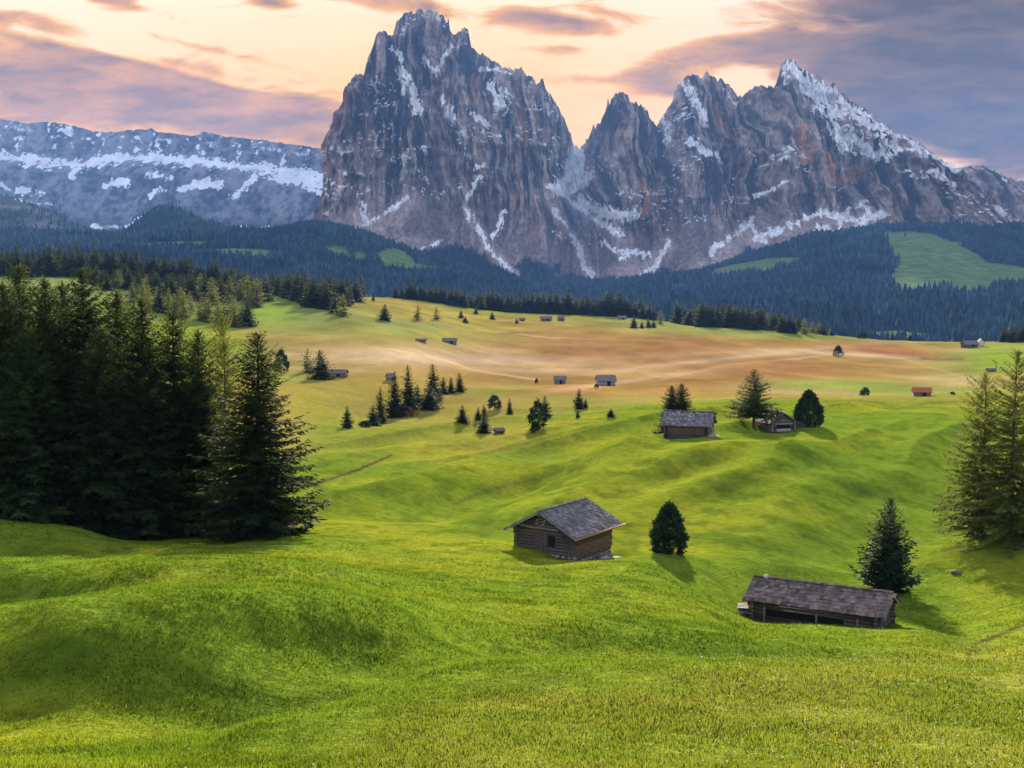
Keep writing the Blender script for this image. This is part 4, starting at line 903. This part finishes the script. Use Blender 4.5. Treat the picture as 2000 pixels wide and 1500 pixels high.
def barn():
    al = R(-30); d = Vector((math.cos(al), math.sin(al), 0)); L, W = 8.9, 3.9
    p0 = Vector((480 / F * 90 / CP, 90, 0)); cen = p0 + d * 5.0
    zr = zof(1130, 90.0); hw, rise = 1.6, 1.0; zf = float(zr) - hw - rise - .15 + .12
    e = hut_root('long_barn', cen.x, cen.y, zf, al, 'long low log barn with brown shingle roof at lower right', 'barn')
    mb = MB(); log_walls(L, W, hw, rise, mb, down=1.0, tones=(.45, 1.15), ends=.4); mb.build('wall', M_LOG, e, True)
    shingle_roof(L, W, hw, rise, .4, .6, row=.36, wmin=.2, wmax=.42, seed=8, rough=.05, tones=(.55, 1.4)).build('roof', M_SHINGB, e)
    for sy in (-1, 1):
        half = W / 2 + .4; pitch = math.atan2(rise, W / 2); Mx = Matrix.Rotation(-sy * pitch, 3, 'X')
        for sx in (-1, 1): b = MB(); b.box((sx * (L / 2 + .63), sy * half / 2, hw + rise + .08 - half / 2 * math.tan(pitch)), (.06, half / math.cos(pitch), .22), Mx, 1.5); b.build('bargeboard', M_SHINGB, e)
    o = MB(); o.box((-.6, -W / 2 - .15, .78), (5.6, .05, .5)); op = o.build('opening', M_DARK, e); op['label'] = 'long dark ventilation slot under the eave'
    p = MB()
    for x in (-3.5, .3, 3.2): p.box((x, -W / 2 - .22, .55), (.14, .12, 1.3), None, 1.5)
    p.build('post', M_LOG, e)
    ex = MB(); rr = random.Random(2)
    for k in range(6): ex.rod((L / 2 - .4, -W / 2 + .1 * (k % 2), -.55 + k * .24), (L / 2 + .95 - .06 * k, -W / 2 - .12 + .2 * (k % 2), -.6 + k * .24), .13, n=7, t=rr.uniform(1.2, 2.2))
    for k in range(5): ex.rod((L / 2 + .15, -W / 2 - .9 + .05 * k, -.5 + k * .26), (L / 2 + .15, -W / 2 + .8, -.5 + k * .26), .13, n=7, t=rr.uniform(1.0, 2.0))
    c = ex.build('corner_logs', M_LOG, e, True); c['label'] = 'pale projecting log ends at the right corner'
    st = MB(); st.rock((0, 0, 0), (.42, .36, .34), 5, 1.5); o = st.build('stone', M_STONE, None, True)
    q = Matrix.Rotation(al, 3, 'Z') @ Vector((-L / 2 + .35, -.12, hw + rise + .32)); o.location = (cen.x + q.x, cen.y + q.y, zf + q.z)
    tag(o, 'small pale stone weighing the ridge of the long barn', 'rock')
    # low stone stack with a plank lid on the left
    x, y = at(1465, 88.6); z = H1(x, y); e2 = empty('stone_stack', (x, y, z), R(-12)); tag(e2, 'low stack of stones covered with grey planks at the left end of the barn', 'stone stack')
    s = MB(); 
    for i in range(9): s.rock((rr.uniform(-.5, .5), rr.uniform(-.3, .3), .1 + .16 * (i // 3)), (.55, .5, .32), i, rr.uniform(.35, .9))
    s.build('stones', M_STONE, e2, True)
    l = MB()
    for i in range(4): l.box((0, -.45 + i * .3, .66 + .02 * i), (1.5, .27, .06), None, rr.uniform(1.2, 2.2))
    l.build('lid', M_LOG, e2)
barn()

def small_hut(name, px, Y, L, W, hw, rise, rz, label, zpy, roof=M_SHINGLE, seed=1, front='long', down=1.5, cat='hut', wallm=M_LOG, doors=True, rocks=0, extra=None, Yz=None, zoff=.1):
    x, y = at(px, Y); zf = H1(x, y - W * .5) + zoff; e = hut_root(name, x, y, zf, rz, label, cat)
    mb = MB(); log_walls(L, W, hw, rise, mb, r=.14, down=down, tones=(.5, 1.5)); mb.build('wall', wallm, e, True)
    r = shingle_roof(L, W, hw, rise, .55, .5, row=.42, wmin=.25, wmax=.5, seed=seed, rough=.08)
    rr = random.Random(seed + 50)
    pitch = math.atan2(rise, W / 2)
    for i in range(rocks):
        u = rr.uniform(.2, W / 2 + .4); r.rock((rr.uniform(-L / 2, L / 2), -u, hw + rise + .25 - u * math.tan(pitch)), (rr.uniform(.25, .5), rr.uniform(.2, .4), .22), i, rr.uniform(.9, 2.6))
    r.build('roof', roof, e)
    if extra: extra(e, L, W, hw, rise)
    return e
def ex_hut(e, L, W, hw, rise):
    s = MB(); rr = random.Random(4)
    for k in range(5): s.box((0, -W / 2 - .17, hw - .2 - k * .21), (L - .9, .06, .19), None, rr.uniform(.7, 1.3))
    o = s.build('brown_boards', M_WOODB, e); o['label'] = 'reddish brown boards under the eave'
    p = MB()
    for sx in (-1, 1): p.box((sx * (L / 2 - .12), -W / 2 - .2, hw / 2 - .7), (.22, .16, hw + 1.3), None, .25)
    p.build('post', M_LOG, e)
small_hut('log_hut', 1345, 171, 5.9, 4.2, 1.75, 1.35, R(-18), 'grey log hut under a stone-weighted shingle roof on the upper green slope', 846, seed=21, rocks=70, down=1.9, extra=ex_hut)
def ex_gab(e, L, W, hw, rise):
    o = MB(); o.box((-L / 2 - .16, 0, .72), (.05, W * .55, .62)); o.build('opening', M_DARK, e)
    b = MB(); b.box((-L / 2 - .25, 0, hw - .25), (.14, W * .8, .16), None, 2.4); b.box((-L / 2 - .2, 0, .18), (.3, W * .6, .4), None, 3.0); b.build('beam', M_LOG, e)
    p = MB()
    for y in (-W / 2 + .1, W / 2 - .1): p.box((-L / 2 - .3, y, .7), (.16, .16, 1.5), None, 1.8)
    p.build('post', M_LOG, e)
small_hut('log_hut', 1514, 184.5, 4.2, 3.9, 1.35, 1.15, math.atan2(math.cos(R(-17)), math.sin(R(-17))), 'small gabled log hut with open front between the spreading conifer and the rounded pine', 847, roof=M_SHINGB, seed=25, down=1.2, extra=ex_gab, zoff=.2)
# woodpile by the small hut, plank by the upper hut
w = MB(); x, y = at(1559, 184.5); z = H1(x, y); rr = random.Random(8)
for k in range(22): w.rod((-1.1 + .28 * (k % 8) + .1 * (k // 8), -.5, .14 + .25 * (k // 8)), (-1.1 + .28 * (k % 8) + .1 * (k // 8), .5, .14 + .25 * (k // 8)), .13, n=7, t=rr.uniform(.4, .9))
o = w.build('woodpile', M_LOG); o.location = (x, y, z); tag(o, 'low dark woodpile between the small gabled hut and the rounded pine', 'woodpile')
w = MB(); x, y = at(1391, 168.5); z = H1(x, y)
for k in range(4): w.box((0, -.5 + k * .3, .12 + .03 * k), (2.0, .26, .07), Matrix.Rotation(.04 * k, 3, 'Z'), rr.uniform(2.5, 4))
o = w.build('plank_stack', M_LOG); o.location = (x, y, z); o.rotation_euler = (0, 0, R(12)); tag(o, 'pale grey planks lying at the right foot of the stone-roofed hut', 'planks')

def far_hut(px, py, wpx, hpx, label, rz=0., wall=M_LOG, roof=M_SHINGLE, deep=.75, name='wooden_hut', gable=False, cat='hut', tw=1.3, Ymin=150):
    p = ground_at(px, py, Ymin)
    if not p: return
    x, y = p; L = wpx * y / F; h = hpx * y / F; W = L * deep; hw = h * .55; rise = h * .45
    e = hut_root(name, x, y + W * .5, H1(x, y), rz, label, cat)
    n = max(4, int(hw / .35)); mb = MB(); rr = random.Random(int(px))
    for k in range(n):
        z = -.8 + (k + .5) * (hw + .8) / n; t = rr.uniform(.6, 1.4) * tw
        mb.box((0, 0, z), (L, W, (hw + .8) / n - .05), None, t)
    for sx in (-1, 1):
        mb.add([(sx * L / 2, -W / 2, hw), (sx * L / 2, W / 2, hw), (sx * L / 2, 0, hw + rise), (sx * (L / 2 - .2), -W / 2, hw), (sx * (L / 2 - .2), W / 2, hw), (sx * (L / 2 - .2), 0, hw + rise)], [(0, 1, 2), (5, 4, 3), (0, 2, 5, 3), (1, 4, 5, 2), (0, 3, 4, 1)], tw)
    mb.build('wall', wall, e)
    r = MB(); pitch = math.atan2(rise, W / 2); half = W / 2 + .12 * W
    for sy in (-1, 1): r.box((0, sy * (half / 2 + .01), hw + rise + .12 - half / 2 * math.tan(pitch)), (L * 1.14, half / math.cos(pitch), .16), Matrix.Rotation(-sy * pitch, 3, 'X'), 1.0)
    r.build('roof', roof, e)
    d = MB(); d.box((L * .12, -W / 2 - .06, hw * .42), (L * .2, .08, hw * .85)); d.build('door', M_DARK, e)
    return e
far_hut(1094, 750, 22, 15, 'smaller of the two grey huts side by side in the pale valley', R(-6), tw=1.8)
far_hut(1184, 754, 34, 20, 'larger grey hut of the two in the pale valley', R(6), tw=3.0)
far_hut(1804, 775, 33, 15, 'dark hut with bright red roof behind the green ridge', R(-14), roof=M_RED, Ymin=340)
far_hut(1897, 679, 26, 13, 'long dark farm building at the right end of the meadow crest', R(8), roof=M_SHINGB, tw=.8)
far_hut(1917, 677, 15, 15, 'cream-walled farmhouse right of the long dark farm building', R(80), wall=M_CREAM, roof=M_SHINGB, tw=1.0)
far_hut(1067, 627, 20, 9, 'brown hut on the upper meadow, left one of the nearly touching far pair', R(4), roof=M_SHINGB)
far_hut(1096, 627, 13, 10, 'darker narrow hut on the upper meadow, right one of the far pair', R(-5), roof=M_SHINGB)
far_hut(1020, 627, 11, 6, 'tiny low hut left of the far pair on the upper meadow', roof=M_SHINGB)
far_hut(1186, 617, 13, 9, 'tiny brown hut against the long middle treeline', roof=M_SHINGB)
far_hut(1215, 624, 15, 7, 'tiny grey hut below the right end of the long treeline', tw=2.2)
far_hut(658, 736, 34, 13, 'low brown hut beside the broad dark spruce in the pale meadow', R(-8), roof=M_SHINGB, tw=1.6)
far_hut(878, 671, 26, 10, 'dark low hut on the upper edge of the pale meadow', R(5), roof=M_SHINGB)
far_hut(822, 668, 20, 6, 'tiny flat hut left of the dark low one above the pale meadow', tw=1.6, roof=M_SHINGB)
far_hut(975, 847, 18, 9, 'tiny dark hut right of the conical valley tree', R(20), roof=M_SHINGB, tw=.7)
far_hut(762, 744, 15, 14, 'grey hut half hidden behind the left of the valley copse', R(30), tw=2.0)
far_hut(1938, 726, 16, 6, 'tiny tan hut above the larches on the right slope', tw=1.8, roof=M_SHINGB, Ymin=250)

# boulders and dark roots under the larches
for i, (px, Y, d, lab) in enumerate([(1873,104,(1.0,.7,.4),'grey boulder in the grass left of the bare larch trunk'),(1986,107.5,(1.7,1.2,.8),'dark mossy boulder under the larches at the right edge'),(1918,112,(1.2,.9,.4),'low stone at the foot of the bare larch trunk')]):
    x, y = at(px, Y); b = MB(); b.rock((0, 0, d[2] * .25), d, 200 + i, (.4, .16, .4)[i]); o = b.build('boulder', M_STONE, None, True); o.location = (x, y, H1(x, y)); tag(o, lab, 'rock')

# ------------------------------------------------------------------ grass and flowers
def grass():
    n = 400000
    Y = np.exp(RNG.uniform(math.log(13), math.log(135), int(n * 1.15))); A = RNG.uniform(R(-25), R(25), len(Y)); X = Y * np.tan(A)
    keep = RNG.random(len(Y)) < np.clip(1.15 - Y / 200, .2, 1); X = X[keep]; Y = Y[keep]
    cl = fbm(X / 1.1, Y / 1.1, 3, 301)
    keep = RNG.random(len(X)) < sstep(.22, .5, cl) * .4 + .6; X = X[keep]; Y = Y[keep]; cl = cl[keep]
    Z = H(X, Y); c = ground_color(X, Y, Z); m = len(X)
    h = RNG.uniform(.03, .085, m) * (.6 + .8 * cl) * np.clip(Y / 45, .85, 1.3) * sstep(138, 70, Y) * (.45 + 1.2 * fbm(X / 3.2, Y / 3.2, 3, 305) ** 1.2)
    V = []; col = []
    for b in range(3):
        a = RNG.uniform(0, 6.283, m); w = h * .13 + Y * .00022; lean = RNG.normal(0, .45, (m, 2)) * h[:, None]
        bx = X + RNG.normal(0, .05, m); by = Y + RNG.normal(0, .05, m)
        p0 = np.stack([bx - np.cos(a) * w, by - np.sin(a) * w, Z - .02], 1); p1 = np.stack([bx + np.cos(a) * w, by + np.sin(a) * w, Z - .02], 1)
        p2 = np.stack([bx + lean[:, 0], by + lean[:, 1], Z + h * RNG.uniform(.7, 1.3, m)], 1)
        V.append(np.stack([p0, p1, p2], 1)); t = (RNG.uniform(.85, 1.2, m))[:, None]
        cc = c * t * 1.32; dry = (RNG.random(m) < .02)[:, None]; cc = np.where(dry, np.array([.30, .27, .10]), cc)
        col.append(np.repeat(cc[:, None], 3, 1))
    V = np.concatenate(V).reshape(-1, 3); col = np.concatenate(col).reshape(-1, 3); f = np.arange(len(V)).reshape(-1, 3)
    o = mesh_np('grass', V, f, M_GRASS, col, smooth=True)
    # blades shade with the slope they grow on
    e = .4; xs, ys = X, Y
    gx = (H(xs + e, ys) - H(xs - e, ys)) / (2 * e); gy = (H(xs, ys + e) - H(xs, ys - e)) / (2 * e)
    nn = np.stack([-gx, -gy, np.ones(m)], 1); nn += RNG.normal(0, .16, (m, 3)); nn = nrmz(nn)
    N = np.concatenate([np.repeat(nn[:, None], 3, 1)] * 3).reshape(-1, 3)
    o.data.normals_split_custom_set_from_vertices(N.tolist())
    tag(o, 'short alpine grass covering the near slopes', 'grass', kind='stuff')
    k = 3000; Yf = np.exp(RNG.uniform(math.log(15), math.log(40), k)); pxf = RNG.uniform(-20, 2020, k)
    w = np.clip(blob(pxf, 1400 + 0 * pxf, 1850, 1400, 420, 300) + .06, 0, 1); s = RNG.random(k) < w; Yf = Yf[s]; pxf = pxf[s]; Xf = (pxf - CX) / F * Yf; Zf = H(Xf, Yf) + RNG.uniform(.06, .2, len(Xf)); k = len(Xf)
    r = RNG.uniform(.010, .022, k); V = []
    for dx, dy, dz in ((1, 0, .1), (0, .7, .5), (-1, 0, .1), (0, -.7, -.4)): V.append(np.stack([Xf + dx * r, Yf + dy * r, Zf + dz * r], 1))
    V = np.stack(V, 1).reshape(-1, 3)
    cc = np.array([[1, .95, .9], [1, .8, .25], [.95, .9, 1.2]])[RNG.integers(0, 3, k)]
    o = mesh_np('wildflowers', V, np.arange(4 * k).reshape(-1, 4), M_PETAL, np.repeat(cc, 4, 0), smooth=False)
    tag(o, 'tiny white and yellow flowers sprinkled over the near slope', 'flowers', kind='stuff')
grass()

# ------------------------------------------------------------------ air
hb = MB(); hb.box((0, 4900, 620), (12000, 11200, 1650)); hz_ = hb.build('haze', M_STONE); hz_.data.materials.clear()
mh = bpy.data.materials.new('haze_air'); mh.use_nodes = True; N = NT_(mh.node_tree); o_ = N.n('ShaderNodeOutputMaterial'); pv = N.n('ShaderNodeVolumePrincipled')
pv.inputs['Color'].default_value = (.22, .44, 1.0, 1); pv.inputs['Density'].default_value = 2.6e-5; pv.inputs['Anisotropy'].default_value = 0.0
N.l(pv.outputs[0], o_.inputs['Volume']); hz_.data.materials.append(mh); tag(hz_, 'thin blue mountain haze', 'haze', kind='stuff')

# ------------------------------------------------------------------ sky and light
SUN_EL, SUN_AZ = R(16.5), R(3)      # azimuth from straight ahead (+Y), positive = right
W_ = bpy.data.worlds.new('World'); S.world = W_; W_.use_nodes = True; N = NT_(W_.node_tree)
out = N.n('ShaderNodeOutputWorld'); bg = N.n('ShaderNodeBackground'); bg.inputs['Strength'].default_value = 1.0; N.l(bg.outputs[0], out.inputs[0])
sky = N.n('ShaderNodeTexSky', sky_type='NISHITA'); sky.sun_disc = False; sky.sun_elevation = SUN_EL; sky.sun_rotation = SUN_AZ; sky.altitude = 1800; sky.dust_density = 1.5
tc = N.n('ShaderNodeTexCoord'); sx = N.n('ShaderNodeSeparateXYZ'); N.l(tc.outputs['Generated'], sx.inputs[0])
yy = N.m('MAXIMUM', sx.outputs['Y'], .05); u = N.m('DIVIDE', sx.outputs['X'], yy); v = N.m('DIVIDE', sx.outputs['Z'], yy)
cv = N.n('ShaderNodeCombineXYZ'); N.l(u, cv.inputs[0]); N.l(v, cv.inputs[1]); uv = cv.outputs[0]
def skyblob(px, py, a, b, tilt, amp, acc):
    mp = N.n('ShaderNodeMapping', vector_type='TEXTURE'); N.l(uv, mp.inputs['Vector'])
    mp.inputs['Location'].default_value = ((px - CX) / F, (560 - py) / F, 0); mp.inputs['Rotation'].default_value = (0, 0, R(-tilt)); mp.inputs['Scale'].default_value = (a / F, b / F, 1)
    ln = N.n('ShaderNodeVectorMath', operation='LENGTH'); N.l(mp.outputs[0], ln.inputs[0])
    g = N.rng(ln.outputs['Value'], 0, 1.9, amp, 0, 'SMOOTHSTEP')
    return g if acc is None else N.m('ADD', acc, g)
cov = None
for b in [(120,150,300,62,14,.75),(380,215,330,46,9,.72),(120,225,260,50,4,.5),(60,48,190,17,9,.6),(230,12,55,24,20,.65),(330,42,70,9,14,.4),(540,18,45,13,14,.55),(430,108,210,9,14,.45),(560,160,160,9,14,.4),(400,140,220,9,14,.35),
          (760,12,150,20,10,.75),(1020,36,70,14,8,.75),(1120,68,110,15,6,.8),(1120,108,80,11,2,.7),(1160,160,100,12,-2,.7),(1060,50,140,9,3,.5),(1180,40,90,10,6,.55),(470,190,200,12,14,.6),(600,205,80,14,10,.55),(200,120,160,12,14,.5),(1290,140,80,34,6,.9),(1320,185,95,16,4,.7),(1450,108,120,24,-3,.75),
          (1960,140,330,110,8,1.0),(1750,150,270,90,14,.8),(1760,22,150,30,4,.65),(1980,40,200,60,4,.9),(1990,290,260,90,25,.55),(560,250,160,40,6,.35),(1840,255,200,90,24,.6)]:
    cov = skyblob(*b, cov)
mp = N.n('ShaderNodeMapping'); mp.inputs['Rotation'].default_value = (0, 0, R(9)); mp.inputs['Scale'].default_value = (9, 30, 1); N.l(uv, mp.inputs['Vector'])
wn = N.n('ShaderNodeTexNoise'); wn.inputs['Scale'].default_value = 1.0; wn.inputs['Detail'].default_value = 9; wn.inputs['Roughness'].default_value = .64; wn.inputs['Distortion'].default_value = .5; N.l(mp.outputs[0], wn.inputs['Vector'])
nz = wn.outputs['Fac']
front = N.rng(sx.outputs['Y'], .15, .45, 0, 1)
dens = N.m('ADD', cov, N.m('MULTIPLY', N.m('SUBTRACT', nz, .5), 2.4))
mask = N.m('MULTIPLY', N.rng(dens, .2, .56, 0, 1, 'SMOOTHSTEP'), front)
thick = N.rng(dens, .35, .95, 0, 1, 'SMOOTHSTEP')
def lin(c): return tuple(((x / 255 + .055) / 1.055) ** 2.4 if x > 10 else x / 255 / 12.92 for x in c)
K = .41
def sc(c, k=K): return tuple(x * k for x in lin(c)) + (1,)
# clear part: cream above, yellow to orange towards the peaks, pinker to the right
glow = skyblob(850, 260, 700, 170, 0, 1.0, None)
pink = N.rng(u, .02, .25, 0, 1)
base = N.mix(N.rng(v, .10, .26, 0, 1), sc((252, 202, 140)), sc((252, 231, 194)))
base = N.mix(N.m('MULTIPLY', pink, .4), base, sc((238, 212, 205)))
base = N.mix(N.m('MULTIPLY', glow, .85), base, sc((255, 198, 104)))
cloudc = N.mix(thick, sc((240, 172, 78)), sc((146, 116, 98)))
dark = N.mix(thick, sc((190, 144, 104)), sc((80, 68, 62)))
mp2 = N.n('ShaderNodeMapping'); mp2.inputs['Rotation'].default_value = (0, 0, R(7)); mp2.inputs['Scale'].default_value = (16, 60, 1); N.l(uv, mp2.inputs['Vector'])
n2 = N.noise(mp2.outputs[0], 1.0, 7, .6)
cloudc = N.mix(N.rng(n2, .38, .68, 0, .75), cloudc, sc((226, 160, 104)))
dark = N.mix(N.rng(n2, .40, .70, 0, .45), dark, sc((148, 120, 100)))
cloudc = N.mix(N.rng(u, .12, .32, 0, 1, 'SMOOTHSTEP'), cloudc, dark)
wisp = N.rng(nz, .42, .68, 0, .55)
base = N.mix(N.m('MULTIPLY', wisp, glow), base, sc((240, 170, 110)))
veil = N.mix(mask, base, cloudc)
ns = N.n('ShaderNodeVectorMath', operation='SCALE'); N.l(sky.outputs[0], ns.inputs[0]); ns.inputs['Scale'].default_value = .075
# the evening cloud veil fills the sky ahead; overhead and behind, Nishita sky plus an added warm fill for camera-facing sides
vf = N.m('MULTIPLY', front, N.rng(v, .45, .95, 1, 0, 'SMOOTHSTEP'))
back = N.mix(1.0, ns.outputs[0], (.155, .132, .122, 1), 'ADD')
fin = N.mix(vf, back, veil)
N.l(fin, bg.inputs['Color'])
ld = bpy.data.lights.new('sun', 'SUN'); ld.energy = 5.0; ld.angle = R(1.2); ld.color = (1.0, .90, .72); lo = bpy.data.objects.new('sun', ld); C.objects.link(lo)
sd = Vector((math.sin(SUN_AZ) * math.cos(SUN_EL), math.cos(SUN_AZ) * math.cos(SUN_EL), math.sin(SUN_EL)))
lo.rotation_euler = sd.to_track_quat('Z', 'Y').to_euler(); lo.location = sd * 100
sky.sun_rotation = SUN_AZ   # same azimuth as the lamp

# ------------------------------------------------------------------ camera and render
cd = bpy.data.cameras.new('camera'); cd.sensor_width = 36; cd.sensor_fit = 'HORIZONTAL'; cd.lens = 36 * F / 2000; cd.clip_start = .3; cd.clip_end = 40000
co = bpy.data.objects.new('camera', cd); C.objects.link(co); co.location = (0, 0, CZ); co.rotation_euler = (R(90) - PITCH, 0, 0); S.camera = co
S.view_settings.view_transform = 'Standard'; S.view_settings.look = 'None'; S.view_settings.exposure = EXPO; S.view_settings.gamma = 1
S.cycles.use_denoising = True
S.cycles.max_bounces = 6; S.cycles.diffuse_bounces = 3; S.cycles.transmission_bounces = 4; S.cycles.volume_bounces = 1; S.cycles.transparent_max_bounces = 4
